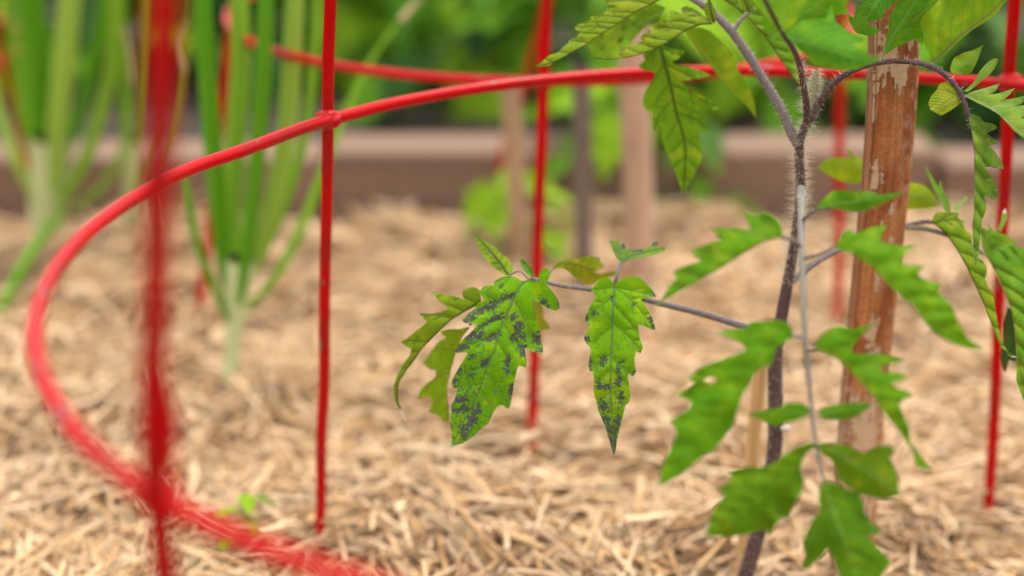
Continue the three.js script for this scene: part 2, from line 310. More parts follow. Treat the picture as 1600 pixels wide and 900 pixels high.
{
  const mulch = new THREE.Group(); mulch.name = 'straw_mulch'; mulch.userData = { label: 'pale shredded straw mulch covering the bed', category: 'straw', kind: 'stuff' }; scene.add(mulch);
  const strawTex = dataTex(64, 256, (u, v) => { const k = 0.80 + 0.22 * noise(u * 14, v * 5, 71) + 0.12 * noise(u * 40, v * 3, 72); const d = 1 - 0.35 * sm(0.66, 0.8, fbm(u * 3, v * 12, 73, 2)); return [k * d, k * d * 0.985, k * d * 0.96]; }, true, true);
  const strawMat = new THREE.MeshPhysicalMaterial({ map: strawTex, roughness: 0.75, specularIntensity: 0.5, side: THREE.DoubleSide });
  const ribbons = [];
  for (let v = 0; v < 12; v++) {
    const P = [], U = [], I = [], n = 7, b1 = rr(-0.10, 0.10) * (v % 4 === 1 ? 2 : 1), b2 = rr(-0.03, 0.03), up = rr(-0.05, 0.05), tw = rr(-0.9, 0.9), thin = v % 4 === 0 ? 0.75 : 0.16;
    for (let i = 0; i <= n; i++) {
      const t = i / n, x = t - 0.5, zc = b1 * (x * x - 0.1) + b2 * Math.sin(t * 5), yc = up * Math.sin(t * Math.PI) + 0.02 * Math.sin(t * 9 + v), w = (0.82 + 0.18 * Math.sin(t * Math.PI + v)) * (i === 0 || i === n ? 0.7 : 1), a = tw * t;
      for (const [q, h] of [[-1, 0], [0, thin], [1, 0], [0, -thin]]) { const yy = q * Math.sin(a) + h * Math.cos(a), zz = q * Math.cos(a) - h * Math.sin(a); P.push(x, yc, zc, w * yy, w * zz); U.push(q * 0.5 + 0.5 + (h < 0 ? 0.5 : 0), t); }
    }
    for (let i = 0; i < n; i++) for (let j = 0; j < 4; j++) { const a = i * 4 + j, b = i * 4 + (j + 1) % 4; I.push(a, b, a + 4, b, b + 4, a + 4); }
    ribbons.push({ P, U, I });
  }
  const gaps = [[600, 495, 0.015], [325, 532, 0.014], [765, 735, 0.026], [510, 765, 0.020], [1275, 562, 0.017], [700, 722, 0.014], [90, 700, 0.012], [930, 690, 0.010], [960, 520, 0.010]].map(([x, y, r]) => { const p = atY(x, y, GY); return [p.x, p.z, r]; });
  const tones = [[0.776, 0.551, 0.322], [0.727, 0.495, 0.273], [0.676, 0.436, 0.227], [0.766, 0.551, 0.338], [0.597, 0.357, 0.165], [0.717, 0.51, 0.322], [0.836, 0.614, 0.38], [0.667, 0.464, 0.289]];
  for (let v = 0; v < 12; v++) {
    const len = [0.024, 0.040, 0.014, 0.050, 0.030, 0.016, 0.060, 0.012, 0.034, 0.024, 0.042, 0.010][v], wid = [0.0005, 0.0011, 0.0017, 0.0006, 0.0014, 0.0009, 0.0008, 0.0021, 0.0005, 0.0010, 0.0013, 0.0017][v], R = ribbons[v], P = [];
    for (let i = 0; i < R.P.length; i += 5) P.push(R.P[i] * len, R.P[i + 1] * len * 0.8 + R.P[i + 3] * wid, R.P[i + 2] * len + R.P[i + 4] * wid);
    const g = new THREE.BufferGeometry(); g.setAttribute('position', new THREE.Float32BufferAttribute(P, 3)); g.setAttribute('uv', new THREE.Float32BufferAttribute(R.U, 2)); g.setIndex(R.I); g.computeVertexNormals();
    const N = 9500, im = new THREE.InstancedMesh(g, strawMat, N); im.name = 'straw_strands'; im.castShadow = im.receiveShadow = true; im.userData = { kind: 'stuff' };
    const M = new THREE.Matrix4(), Q = new THREE.Quaternion(), E = new THREE.Euler(), c = new THREE.Color(); let n = 0;
    while (n < N) {
      const z = -0.20 - Math.pow(rnd(), 1.1) * 0.84, half = 0.10 + 0.44 * -z, x = rr(-half, half);
      if (z < BOARD_Z + 0.012) continue;
      let gap = false; for (const [gx, gz, r] of gaps) if (Math.hypot((x - gx) / 1.6, z - gz) < r * (0.8 + 0.5 * rnd())) gap = true;
      if (gap && rnd() < 0.93) continue;
      const lump = fbm(x * 26, z * 26, 77, 2), lay = rnd();
      const y = ground0(x, z) + 0.004 + 0.017 * lay * (0.30 + 1.1 * sm(0.25, 0.8, lump)) ;
      const dir = fbm(x * 12, z * 12, 79, 2) * 9 + rr(-1.1, 1.1);
      E.set(rr(-0.7, 0.7), dir, rr(-0.20, 0.20) * (lay > 0.88 ? 1.8 : 1), 'YXZ'); Q.setFromEuler(E);
      const s = rr(0.65, 1.3), wide = rnd() < 0.02 ? rr(1.4, 1.9) : 1; M.compose(V(x, y, z), Q, V(s * Math.sqrt(wide), rr(0.7, 1.3), rr(0.7, 1.35) * wide)); im.setMatrixAt(n, M);
      const area = fbm(x * 20 + 9, z * 20, 81, 2), t = tones[Math.floor(clamp(rnd() * 0.75 + (1 - area) * 0.35, 0, 0.999) * 8) % 8] , b = rr(0.88, 1.08) * (rnd() < 0.06 ? 0.6 : 1);
      c.setRGB(t[0] * b, t[1] * b, t[2] * b); im.setColorAt(n, c); n++;
    }
    mulch.add(im);
  }
}

// ---------------------------------------------------------------- timber edging of the bed
const woodTex = dataTex(128, 512, (u, v) => { const g = fbm(u * 26, v * 2.2, 91, 3), f = noise(u * 90, v * 5, 92), st = sm(0.62, 0.8, fbm(u * 3, v * 5, 93, 3)); const k = 0.7 + 0.35 * g + 0.15 * f - 0.36 * st; return [0.225 * k, 0.135 * k, 0.088 * k]; }, true, true);
{
  const t = thing('timber_edging', 'weathered brown timber edging along the far side of the straw bed', 'timber', V(0, 0, BOARD_Z - 0.035));
  const m = new THREE.MeshStandardMaterial({ map: woodTex, roughness: 0.9 });
  for (const [x0, x1, dy, dz, ry] of [[-1.5, -0.118, -0.003, 0.004, 0], [-0.1155, 0.262, 0, 0, 0.004], [0.2645, 1.5, -0.005, 0.006, 0.012]]) {
    const g2 = new RoundedBoxGeometry(x1 - x0, 0.14, 0.046, 2, 0.004), p = g2.attributes.position, uv = g2.attributes.uv;
    for (let i = 0; i < p.count; i++) uv.setXY(i, (p.getY(i) + p.getZ(i)) * 3.2, p.getX(i) * 0.9 + x0);
    g2.rotateY(ry); g2.translate((x0 + x1) / 2, 0.023 - 0.07 + dy, BOARD_Z - 0.024 + dz);
    part('board', g2, m, t);
  }
}

// ---------------------------------------------------------------- red wire cages
const redPaint = (() => {
  const chip = dataTex(64, 1024, (u, v) => { const c = sm(0.80, 0.83, fbm(u * 5, v * 190, 101, 2)), g = fbm(u * 4, v * 70, 105, 3); return mix3(mix3([0.49, 0.0006, 0.0022], [0.36, 0.008, 0.007], sm(0.45, 0.75, g)), [0.16, 0.13, 0.12], c); }, true, true); chip.repeat.set(80, 0.8);
  const rough = dataTex(64, 256, (u, v) => { const c = 0.22 + 0.18 * fbm(u * 5, v * 20, 103, 3); return [c, c, c]; }, false, true); rough.repeat.set(80, 4);
  return new THREE.MeshPhysicalMaterial({ map: chip, roughnessMap: rough, roughness: 1, clearcoat: 0.05, clearcoatRoughness: 0.12, specularIntensity: 0.3 });
})();
const bareSteel = new THREE.MeshStandardMaterial({ color: lin(0.22, 0.17, 0.15), roughness: 0.5, metalness: 0.4 });
const wob = (pts, a, s) => { const c = new THREE.CatmullRomCurve3(pts, false, 'centripetal'), n = 22, o = []; for (let i = 0; i <= n; i++) { const p = c.getPointAt(i / n); p.x += (noise(i * 0.9, s, 5) - 0.5) * a; p.z += (noise(i * 0.9, s, 6) - 0.5) * a; o.push(p); } return o; };
function weld(p, parent, r = 0.0036) { const g = new THREE.IcosahedronGeometry(r, 2), q = g.attributes.position; for (let i = 0; i < q.count; i++) { const k = 0.85 + 0.3 * noise(q.getX(i) * 900 + 3, q.getY(i) * 900 + q.getZ(i) * 400, 9); q.setXYZ(i, q.getX(i) * k * 1.15, q.getY(i) * k * 0.85, q.getZ(i) * k); } g.computeVertexNormals(); g.translate(p.x, p.y, p.z); part('weld', g, redPaint, parent); }
{
  // the hoop, a little out of round as surveyed
  const RY = CAM_H - 0.14055, C = V(0.0888, RY, -0.3957), R0 = 0.2;
  const seen = [[760, 962], [620, 926], [517, 895], [444, 872], [333, 822], [239, 775], [178, 735], [128, 689], [83, 628], [58, 567], [54, 511], [70, 452], [93, 413], [140, 360], [200, 316], [261, 281], [401, 228], [513, 188], [649, 155], [782, 133], [889, 121], [962, 116], [1023, 113], [1193, 110], [1308, 115], [1457, 123], [1589, 133]].map(([x, y]) => { const p = atY(x, y, RY).sub(C); return [Math.atan2(p.z, p.x), Math.hypot(p.x, p.z)]; });
  const rad = a => { let n = 0, w = 0; for (const [b, r] of seen) { let e = Math.abs(a - b) % (2 * Math.PI); e = Math.min(e, 2 * Math.PI - e); const k = Math.exp(-e * e / 0.012); n += k * r; w += k; } return (n + R0 * 0.05) / (w + 0.05); };
  const loop = []; for (let i = 0; i < 120; i++) { const a = i / 120 * Math.PI * 2, r = rad(a > Math.PI ? a - 2 * Math.PI : a); loop.push(V(C.x + Math.cos(a) * r, RY, C.z + Math.sin(a) * r)); }
  const t = thing('tomato_cage', 'glossy red wire plant cage with wide hoop around the tomato plant', 'plant cage', V(C.x, 0, C.z), 'red wire plant cages');
  const hoop = part('hoop', tube(loop, [0.00205], { close: true, seg: 480, rad: 14 }), redPaint, t);
  for (const [px, py, l] of [[168, 346, 0.0011], [331, 257, 0.0014], [512, 196, 0.0008]]) {      // chipped paint
    const p = atY(px, py, RY), a = Math.atan2(p.z - C.z, p.x - C.x), r = rad(a), q = []; for (let i = -2; i <= 2; i++) q.push(V(C.x + Math.cos(a + i * l / r) * (r + 0.0004), RY - 0.00108, C.z + 0.0006 + Math.sin(a + i * l / r) * r));
    part('paint_chip', tube(q, [0.0008, 0.00115, 0.0008], { rad: 14, seg: 6 }), bareSteel, hoop);
  }
  const legs = [
    [[246, 772], [241, 905], [257, 0], 0.0024], [[513, 187], [500, 858], [515, 0], 0.0020], [[1579, 128], [1545, 800], [1587, 0], 0.00225], null];
  legs.forEach((L, i) => {
    let w, f, u, r = 0.0022;
    if (L) {
      w = atY(...L[0], RY); r = L[3];
      w.addScaledVector(camera.position.clone().sub(w).normalize(), i === 0 ? 0.0052 : -0.0040);            // the legs are welded on beside the hoop, two inside it and one outside
      f = i === 0 ? V(w.x + 0.004, -0.03, w.z - 0.012) : atY(...L[1], GY);
      const up = at(...L[2], 1).sub(camera.position), s = (w.z - CAM_H * 0 ) / up.z; u = camera.position.clone().addScaledVector(up, s * (i === 0 ? 1.0 : 0.985));
    } else { w = V(C.x + 0.1414, RY, C.z + 0.1414); f = V(w.x - 0.012, -0.03, w.z - 0.012); u = w.clone().add(V(0.004, 0.12, 0.004)); }
    const dirUp = u.clone().sub(w), top = w.clone().addScaledVector(dirUp, 0.32 / dirUp.y), dn = f.clone().sub(w).normalize();
    part('leg', tube(wob([top, u, w, w.clone().lerp(f, 0.5), f, f.clone().addScaledVector(dn, 0.05)], 0.0016, i * 3.3), [r], { rad: 12, seg: 120 }), redPaint, t);
    weld(w.clone().lerp(atY(...(L ? L[0] : [900, 450]), RY), L ? 0.6 : 0), t, 0.0041);
    if (i === 0) { const k = atY(246, 668, 0.165 + 0.016), c = w.clone().lerp(u, (k.y - w.y) / (u.y - w.y)); part('collar', tube([c.clone().add(V(0, -0.009, 0)), c, c.clone().add(V(0, 0.009, 0))], [0.0024, 0.0036, 0.0024], { rad: 12, seg: 14 }), redPaint, t); }
  });
  const high = loop.map(p => V(C.x + (p.x - C.x) * 1.06, 0.44, C.z + (p.z - C.z) * 1.06)); part('hoop', tube(high, [0.0024], { close: true, seg: 200, rad: 8 }), redPaint, t);
}
function farCage(label, c, R, y, angles, tiltX, feet, joints) {
  const t = thing('tomato_cage', label, 'plant cage', V(c.x, 0, c.z), 'red wire plant cages'), loop = [];
  for (let i = 0; i < 72; i++) { const a = i / 72 * Math.PI * 2, k = R * (1 + 0.02 * Math.sin(2 * a + 1)); loop.push(V(c.x + Math.cos(a) * k, y + Math.sin(a) * R * tiltX, c.z + Math.sin(a) * k)); }
  part('hoop', tube(loop, [0.0021], { close: true, seg: 200, rad: 8 }), redPaint, t);
  angles.forEach((a, i) => {
    const w = joints && joints[i] ? joints[i] : V(c.x + Math.cos(a) * R, y + Math.sin(a) * R * tiltX, c.z + Math.sin(a) * R), f = feet && feet[i] ? feet[i] : V(c.x + Math.cos(a) * R * 0.9, -0.03, c.z + Math.sin(a) * R * 0.9);
    const u = w.clone().sub(f), top = w.clone().addScaledVector(u, 0.28 / u.y);
    part('leg', tube(wob([top, w, f, f.clone().addScaledVector(u, -0.04 / u.y)], 0.0015, i * 2.1 + R * 50), [0.0023], { rad: 8, seg: 60 }), redPaint, t);
    weld(w, t, 0.0034);
  });
  return t;
}
{
  const ff = atY(830, 714, GY), fb = atY(764, 325, GY), fl = atY(311, 490, GY), c = V(0.013, 0, -0.800), fr = V(0.168, 0, -0.80);
  farCage('red wire plant cage with smaller hoop standing between the tomato plant and the timber edging', c, 0.147, 0.146, [Math.PI * 0.5, Math.PI * 0.985, Math.PI * 1.53, Math.PI * 1.99], 0.0, [ff, fl, fb, fr]);
  const j3 = at(4, 95, 0.945), f3 = at(44, 262, 0.985);
  farCage('red wire plant cage leaning beside the broad clump of onion leaves', V(j3.x - 0.15, 0, j3.z - 0.02), 0.150, j3.y, [0.13, 1.75, 3.3, 4.9], 0.0, [f3, null, null, null], [j3, null, null, null]);
}

// ---------------------------------------------------------------- stakes
{
  // split bamboo stake: an arc in section, skin partly flaked away
  const ctr = [[1403, -60, 0.508], [1399, 58, 0.521], [1396, 150, 0.532], [1388, 265, 0.545], [1375, 390, 0.559], [1363, 500, 0.572], [1351, 620, 0.585], [1343, 720, 0.596], [1332, 880, 0.612], [1327, 960, 0.62]].map(([x, y, d]) => at(x, y, d));
  const c = new THREE.CatmullRomCurve3(ctr, false, 'centripetal'), L = c.getLength(), n = 90, P = [], U = [], I = [], sec = [];
  const HW = 0.0084, TH = 0.0022;
  for (let j = 0; j <= 12; j++) { const a = mix(-1, 1, j / 12); sec.push([a * HW, 0.0030 * (1 - a * a), j / 12 * 0.8]); }
  for (let j = 12; j >= 0; j--) { const a = mix(-1, 1, j / 12); sec.push([a * HW * 0.985, 0.0030 * (1 - a * a) - TH * (0.9 + 0.1 * a * a), 0.82 + (12 - j) / 12 * 0.18]); }
  const side = V(1, 0.0, -0.26).normalize();
  for (let i = 0; i <= n; i++) {
    const t = i / n, p = c.getPointAt(t), T = c.getTangentAt(t), nz = side.clone().cross(T).normalize(); if (nz.z < 0) nz.negate(); const sx = T.clone().cross(nz).normalize(); if (sx.x < 0) sx.negate();
    for (const [x, z, u] of sec) { const e = 1 + 0.02 * (noise(t * 30, x > 0 ? 3 : 8, 111) - 0.5); const q = p.clone().addScaledVector(sx, x * e).addScaledVector(nz, z + 0.0004 * (noise(t * 60, x * 500, 112) - 0.5)); P.push(q.x, q.y, q.z); U.push(u, t); }
  }
  const m = sec.length; for (let i = 0; i < n; i++) for (let j = 0; j < m; j++) { const a = i * m + j, b = i * m + (j + 1) % m; I.push(a, b, a + m, b, b + m, a + m); }
  for (const e of [0, n]) for (let j = 0; j < 12; j++) { const a = e * m + j, b = e * m + j + 1, q = e * m + m - 1 - j, r = e * m + m - 2 - j; I.push(a, b, q, b, r, q); }
  const g = new THREE.BufferGeometry(); g.setAttribute('position', new THREE.Float32BufferAttribute(P, 3)); g.setAttribute('uv', new THREE.Float32BufferAttribute(U, 2)); g.setIndex(I); g.computeVertexNormals();
  const vOf = py => { let b = 0, e = 1e9; for (let i = 0; i <= 200; i++) { const q = c.getPointAt(i / 200).project(camera), y = (1 - q.y) * 450; if (Math.abs(y - py) < e) { e = Math.abs(y - py); b = i / 200; } } return b; };
  // worn patches where the brown skin has flaked: place along the stake, place across, half length, half width
  const worn = [[70, 0.28, 0.052, 0.34], [115, 0.55, 0.030, 0.20], [140, 0.08, 0.045, 0.06], [278, 0.18, 0.040, 0.16], [320, 0.55, 0.016, 0.13], [342, 0.40, 0.008, 0.06], [376, 0.62, 0.010, 0.08], [435, 0.44, 0.020, 0.12], [510, 0.42, 0.036, 0.17], [556, 0.52, 0.022, 0.20], [660, 0.45, 0.085, 0.62], [780, 0.4, 0.10, 0.65], [900, 0.4, 0.09, 0.65], [60, 0.75, 0.02, 0.12]].map(([y, u, a, b]) => [vOf(y), u * 0.8, a, b * 0.8]);
  const tex = fn => dataTex(160, 1024, fn, true);
  const patch = (u, v) => { let p = 0; for (const [a, b, l, w] of worn) p = Math.max(p, 1.3 - Math.hypot((v - a) / l, (u - b) / w)); return sm(0.40, 0.54, p * 0.72 + 0.75 * (fbm(u * 14, v * 90, 121, 3) - 0.5) + 0.55 * (noise(u * 34, v * 30, 125) - 0.5) + 0.25 * (noise(u * 6, v * 420, 122) - 0.5)); };
  const map = tex((u, v) => {
    const gr = fbm(u * 60, v * 7, 123, 3), cr = noise(u * 25, v * 300, 124), p = u > 0.82 ? 1 : patch(u, v), bl = fbm(u * 5, v * 16, 126, 3);
    let skin = mix3([0.50, 0.200, 0.072], [0.32, 0.095, 0.030], sm(0.40, 0.68, bl)).map(x => x * (0.60 + 0.62 * gr + 0.34 * (cr - 0.5)));
    skin = mix3(skin, [0.47, 0.29, 0.19], 0.6 * sm(0.55, 0.75, fbm(u * 9, v * 60, 127, 3)) * sm(0.3, 0.7, u));
    const bare = mix3([0.66, 0.47, 0.30], [0.54, 0.345, 0.21], gr).map(x => x * (0.80 + 0.3 * cr * gr + 0.1));
    let k = mix3(skin, bare, p);
    const crack = 1 - sm(0.004, 0.010, Math.abs(u - (0.075 + 0.012 * noise(v * 14, 2, 128)))); k = mix3(k, [0.10, 0.05, 0.03], crack * 0.85 * sm(0.3, 0.4, noise(v * 30, 7, 129) + 0.2));
    const edge = 1 - sm(0.02, 0.06, u); return mix3(k, [0.42, 0.25, 0.16], edge * 0.6);
  });
  const bump = dataTex(160, 1024, (u, v) => { const p = u > 0.82 ? 1 : patch(u, v), h = 0.55 * (1 - p) + 0.25 * fbm(u * 60, v * 30, 123, 3) + 0.15 * noise(u * 25, v * 300, 124); return [h, h, h]; });
  const t = thing('bamboo_stake', 'broad split bamboo stake with flaking brown skin beside the tomato stem', 'stake', ctr[8].clone().setY(0));
  const o = part('split_cane', g, new THREE.MeshPhysicalMaterial({ map, bumpMap: bump, bumpScale: 0.0010, roughness: 0.62, specularIntensity: 0.5, side: THREE.DoubleSide }), t);
}
{
  // thin stick of raw bamboo behind the stem
  const pts = [[1191, 545, 0.566], [1186, 600, 0.572], [1177, 690, 0.582], [1170, 770, 0.590], [1162, 850, 0.599], [1154, 940, 0.609]].map(([x, y, d]) => at(x, y, d + 0.007));
  const tex = dataTex(64, 512, (u, v) => { const k = 0.75 + 0.4 * noise(u * 22, v * 3, 131) - 0.30 * sm(0.72, 0.85, noise(u * 40, v * 4, 132)); return [0.66 * k, 0.40 * k, 0.165 * k]; }, true, true); tex.repeat.set(70, 9);
  const t = thing('bamboo_stick', 'thin straw coloured bamboo stick close behind the tomato stem', 'stick', pts[4].clone().setY(0));
  part('stick', tube(pts, [0.0024, 0.0025, 0.0025], { rad: 12, seg: 40, flat: 0.75 }), new THREE.MeshStandardMaterial({ map: tex, roughness: 0.7 }), t);
}
function woodStake(label, pf, d, pt, dt, r, col, rough) {
  const f = at(pf[0], pf[1], d), q = at(pt[0], pt[1], dt), u = q.clone().sub(f).normalize();
  const t = thing('garden_stake', label, 'stake', f.clone().setY(0), 'garden stakes behind the tomato plant');
  const tex = dataTex(32, 128, (a, b) => { const k = 0.75 + 0.35 * fbm(a * 8, b * 4, 141, 3); return [col[0] * k, col[1] * k, col[2] * k]; }, true, true); tex.repeat.set(80, 8);
  part('shaft', tube([f.clone().addScaledVector(u, -0.05), f, f.clone().lerp(q, 0.5), q], [r], { rad: 10, seg: 24 }), new THREE.MeshStandardMaterial({ map: tex, roughness: 0.85 }), t);
}
woodStake('short pale tan garden stake standing in front of the timber edging', [806, 300], 0.925, [797, 128], 0.885, 0.0052, [0.50, 0.33, 0.20]);
woodStake('thick pinkish tan garden stake rising past the hanging tomato leaf', [1000, 398], 0.895, [985, -60], 0.80, 0.0078, [0.60, 0.40, 0.28]);
woodStake('thin grey brown garden stake between the two tan stakes', [912, 400], 0.885, [908, 100], 0.83, 0.0048, [0.20, 0.15, 0.12]);

// ---------------------------------------------------------------- onion plants
const onionTex = dataTex(64, 256, (u, v) => { const k = 0.82 + 0.22 * noise(u * 30, v * 3, 151) + 0.16 * fbm(u * 4, v * 6, 152, 2); return [0.13 * k, 0.36 * k, 0.012 * k]; }, true, true); onionTex.repeat.set(80, 6);
const onionTexB = dataTex(64, 256, (u, v) => { const k = 0.82 + 0.22 * noise(u * 30, v * 3, 153) + 0.16 * fbm(u * 4, v * 6, 154, 2); return [0.25 * k, 0.45 * k, 0.030 * k]; }, true, true); onionTexB.repeat.set(80, 6);
const onionTexC = dataTex(64, 256, (u, v) => { const k = 0.82 + 0.22 * noise(u * 30, v * 3, 155) + 0.16 * fbm(u * 4, v * 6, 156, 2); return [0.36 * k, 0.54 * k, 0.075 * k]; }, true, true); onionTexC.repeat.set(80, 6);
const onionMat = [onionTex, onionTexB, onionTexC].map(m => new THREE.MeshPhysicalMaterial({ map: m, roughness: 0.97, transmission: 0.28, thickness: 0, clearcoat: 0.08, specularIntensity: 0.15, clearcoatRoughness: 0.4, side: THREE.DoubleSide }));
const neckMat = new THREE.MeshStandardMaterial({ color: lin(0.50, 0.56, 0.26), roughness: 0.6 }), dryMat = new THREE.MeshStandardMaterial({ color: lin(0.52, 0.38, 0.20), roughness: 0.85 });
let oi = 0;
function onion(label, foot, neck, leaves) {
  const f = at(...foot).setY(0), t = thing('onion_plant', label, 'onion', f, 'onion plants in the straw');
  part('neck', tube(neck.map(q => at(q[0], q[1], q[2])), neck.map(q => q[3] * q[2] / F), { rad: 12, seg: 20 }), neckMat, t);
  for (const L of leaves) {
    const pts = L.p.map(q => at(q[0], q[1], q[2])), d = L.p[1][2];
    const rad = pts.map((_, i) => L.w * 0.37 * d / F * [0.62, 0.95, 1.0, 0.92, 0.75, 0.5, 0.25][Math.min(6, Math.round(i / (pts.length - 1) * (L.dry ? 6 : 4.2)))]);
    part('leaf', tube(pts, rad, { rad: 10, seg: 36, flat: L.flat || 0.7 }), onionMat[(L.c || 0) + (oi++ % 3 === 2 ? 1 : 0)], t);
    if (L.dry) { const q = L.dry.map(q => at(q[0], q[1], q[2])); part('dry_tip', tube(q, [0.0018, 0.0014, 0.0005], { rad: 6, seg: 12 }), dryMat, t); }
  }
}
onion('onion plant with tall upright green leaves and a pale neck in open straw', [360, 590, 0.778], [[359, 600, 0.776, 10], [362, 560, 0.772, 11], [367, 500, 0.765, 16], [372, 450, 0.758, 22], [376, 405, 0.752, 24]], [
  { w: 40, c: 0, p: [[362, 490, 0.763], [346, 380, 0.748], [334, 240, 0.73], [322, 100, 0.715], [312, -90, 0.70]] },
  { w: 50, c: 0, p: [[374, 470, 0.757], [392, 340, 0.738], [404, 220, 0.722], [412, 90, 0.705], [416, -120, 0.69]] },
  { w: 58, c: 1, p: [[380, 460, 0.765], [420, 340, 0.752], [446, 220, 0.738], [456, 90, 0.722], [466, -110, 0.705]] },
  { w: 44, c: 1, p: [[368, 470, 0.772], [362, 340, 0.765], [368, 220, 0.755], [376, 90, 0.745], [368, -110, 0.735]] },
  { w: 24, c: 0, p: [[356, 500, 0.76], [330, 440, 0.75], [306, 370, 0.742], [293, 310, 0.736], [284, 262, 0.735]] },
  { w: 30, c: 0, p: [[380, 490, 0.768], [425, 440, 0.768], [462, 375, 0.77], [498, 285, 0.775], [532, 195, 0.78], [580, 95, 0.785], [632, 22, 0.79]], dry: [[626, 32, 0.789], [645, 10, 0.79], [660, -4, 0.79]] },
  { w: 34, c: 1, p: [[386, 450, 0.775], [440, 330, 0.772], [478, 200, 0.768], [492, 60, 0.76], [500, -100, 0.75]] },
]);
onion('broad clump of onion leaves growing against the timber edging', [72, 345, 0.96], [[72, 352, 0.962, 26], [76, 300, 0.95, 30], [78, 250, 0.94, 32], [78, 210, 0.93, 32]], [
  { w: 62, c: 0, p: [[70, 290, 0.945], [62, 180, 0.925], [52, 60, 0.905], [44, -40, 0.89], [40, -120, 0.88]] },
  { w: 66, c: 1, p: [[84, 290, 0.94], [92, 180, 0.92], [104, 60, 0.90], [112, -40, 0.885], [116, -120, 0.87]] },
  { w: 40, c: 1, p: [[90, 320, 0.945], [124, 270, 0.935], [150, 200, 0.925], [172, 110, 0.915], [178, 10, 0.90], [180, -90, 0.89]] },
  { w: 26, c: 0, p: [[98, 332, 0.94], [72, 362, 0.92], [40, 410, 0.90], [8, 470, 0.885], [-30, 540, 0.875]] },
  { w: 30, c: 1, p: [[62, 320, 0.945], [34, 270, 0.94], [6, 200, 0.935], [-20, 120, 0.93], [-40, 20, 0.92]] },
  { w: 40, c: 0, p: [[80, 300, 0.96], [130, 160, 0.95], [160, 20, 0.935], [170, -80, 0.92], [174, -140, 0.91]] },
  { w: 22, c: 1, p: [[110, 330, 0.95], [160, 290, 0.945], [196, 220, 0.94], [206, 160, 0.94], [210, 120, 0.94]], dry: [[209, 130, 0.94], [205, 90, 0.935], [190, 20, 0.93]] },
  { w: 30, c: 0, p: [[70, 310, 0.97], [30, 160, 0.955], [14, 20, 0.94], [4, -80, 0.93], [0, -130, 0.92]] },
]);
onion('slim onion plant with dry papery outer leaves behind the clump', [208, 330, 0.985], [[206, 338, 0.985, 14], [206, 280, 0.97, 15], [206, 220, 0.96, 13]], [
  { w: 26, c: 1, p: [[204, 290, 0.97], [196, 190, 0.955], [190, 80, 0.94], [186, -30, 0.92], [184, -110, 0.91]] },
  { w: 30, c: 1, p: [[210, 290, 0.975], [224, 180, 0.96], [232, 70, 0.945], [236, -50, 0.93], [238, -120, 0.92]] },
  { w: 20, c: 0, p: [[212, 300, 0.97], [262, 210, 0.95], [284, 110, 0.935], [292, 20, 0.92], [296, -60, 0.91]], dry: [[284, 110, 0.93], [272, 70, 0.925], [290, 30, 0.92]] },
]);

// ---------------------------------------------------------------- leafy plants beyond the edging, and seedlings
const outlines = [
  [[0, 0], [0.10, 0.10], [0.26, 0.12], [0.34, 0.24], [0.24, 0.28], [0.36, 0.40], [0.38, 0.52], [0.24, 0.52], [0.28, 0.66], [0.26, 0.76], [0.14, 0.74], [0.10, 0.88], [0, 1.0]],
  [[0, 0], [0.14, 0.06], [0.28, 0.20], [0.34, 0.36], [0.32, 0.52], [0.25, 0.70], [0.14, 0.86], [0, 1.0]],
];
const leafShapes = outlines.map((h, v) => {
  const sh = new THREE.Shape(); sh.moveTo(0, 0); for (const [x, y] of h.slice(1)) sh.lineTo(x, y); for (const [x, y] of h.slice(1, -1).reverse()) sh.lineTo(-x * 0.95, y + 0.02); sh.closePath();
  const pts = []; const pl = sh.getPoints().map(p => [p.x, p.y]).slice(0, -1); const ring = []; pl.forEach((b, i) => { const c = pl[(i + 1) % pl.length]; for (let q = 0; q < 3; q++) ring.push([mix(b[0], c[0], q / 3), mix(b[1], c[1], q / 3)]); });
  pts.push(...ring); for (let y = 0.05; y < 1; y += 0.08) for (let x = -0.4; x < 0.4; x += 0.08) if (inside(ring, x + 0.001, y)) { let e = 9; for (const r of ring) e = Math.min(e, Math.hypot(r[0] - x, r[1] - y)); if (e > 0.04) pts.push([x + 0.001, y]); }
  const tri = delaunay(pts).filter(([a, b, c]) => inside(ring, (pts[a][0] + pts[b][0] + pts[c][0]) / 3, (pts[a][1] + pts[b][1] + pts[c][1]) / 3));
  const g = new THREE.BufferGeometry(), P = [], I = []; for (const [x, y] of pts) P.push(x, 0.32 * Math.abs(x) + 0.05 * Math.sin(y * 17) * Math.abs(x) * 3 - 0.30 * y * y + 0.04 * Math.sin(x * 20), y);
  for (const [a, b, c] of tri) I.push(a, b, c);
  g.setAttribute('position', new THREE.Float32BufferAttribute(P, 3)); g.setAttribute('uv', new THREE.Float32BufferAttribute(pts.flatMap(([x, y]) => [x + 0.5, y]), 2)); g.setIndex(I); g.computeVertexNormals(); return g;
});
const bgMats = [[0.13, 0.32, 0.010], [0.085, 0.24, 0.008], [0.26, 0.46, 0.012], [0.12, 0.26, 0.06], [0.03, 0.10, 0.014]].map(c => {
  const map = dataTex(64, 128, (u, v) => { const k = 0.8 + 0.35 * fbm(u * 8, v * 16, 161, 3), m = 1 - sm(0.008, 0.03, Math.abs(u - 0.5)), s = 1 - sm(0.02, 0.06, Math.abs(((v - Math.abs(u - 0.5) * 0.8) * 9 % 1) - 0.5) * 0.5); return mix3(c.map(x => x * k), [c[0] * 1.5 + 0.04, c[1] * 1.3, c[2] + 0.05], Math.max(m, s * 0.4)); }, true);
  return new THREE.MeshPhysicalMaterial({ map, roughness: 0.97, transmission: 0.38, thickness: 0, clearcoat: 0.06, specularIntensity: 0.15, clearcoatRoughness: 0.4, side: THREE.DoubleSide });
});
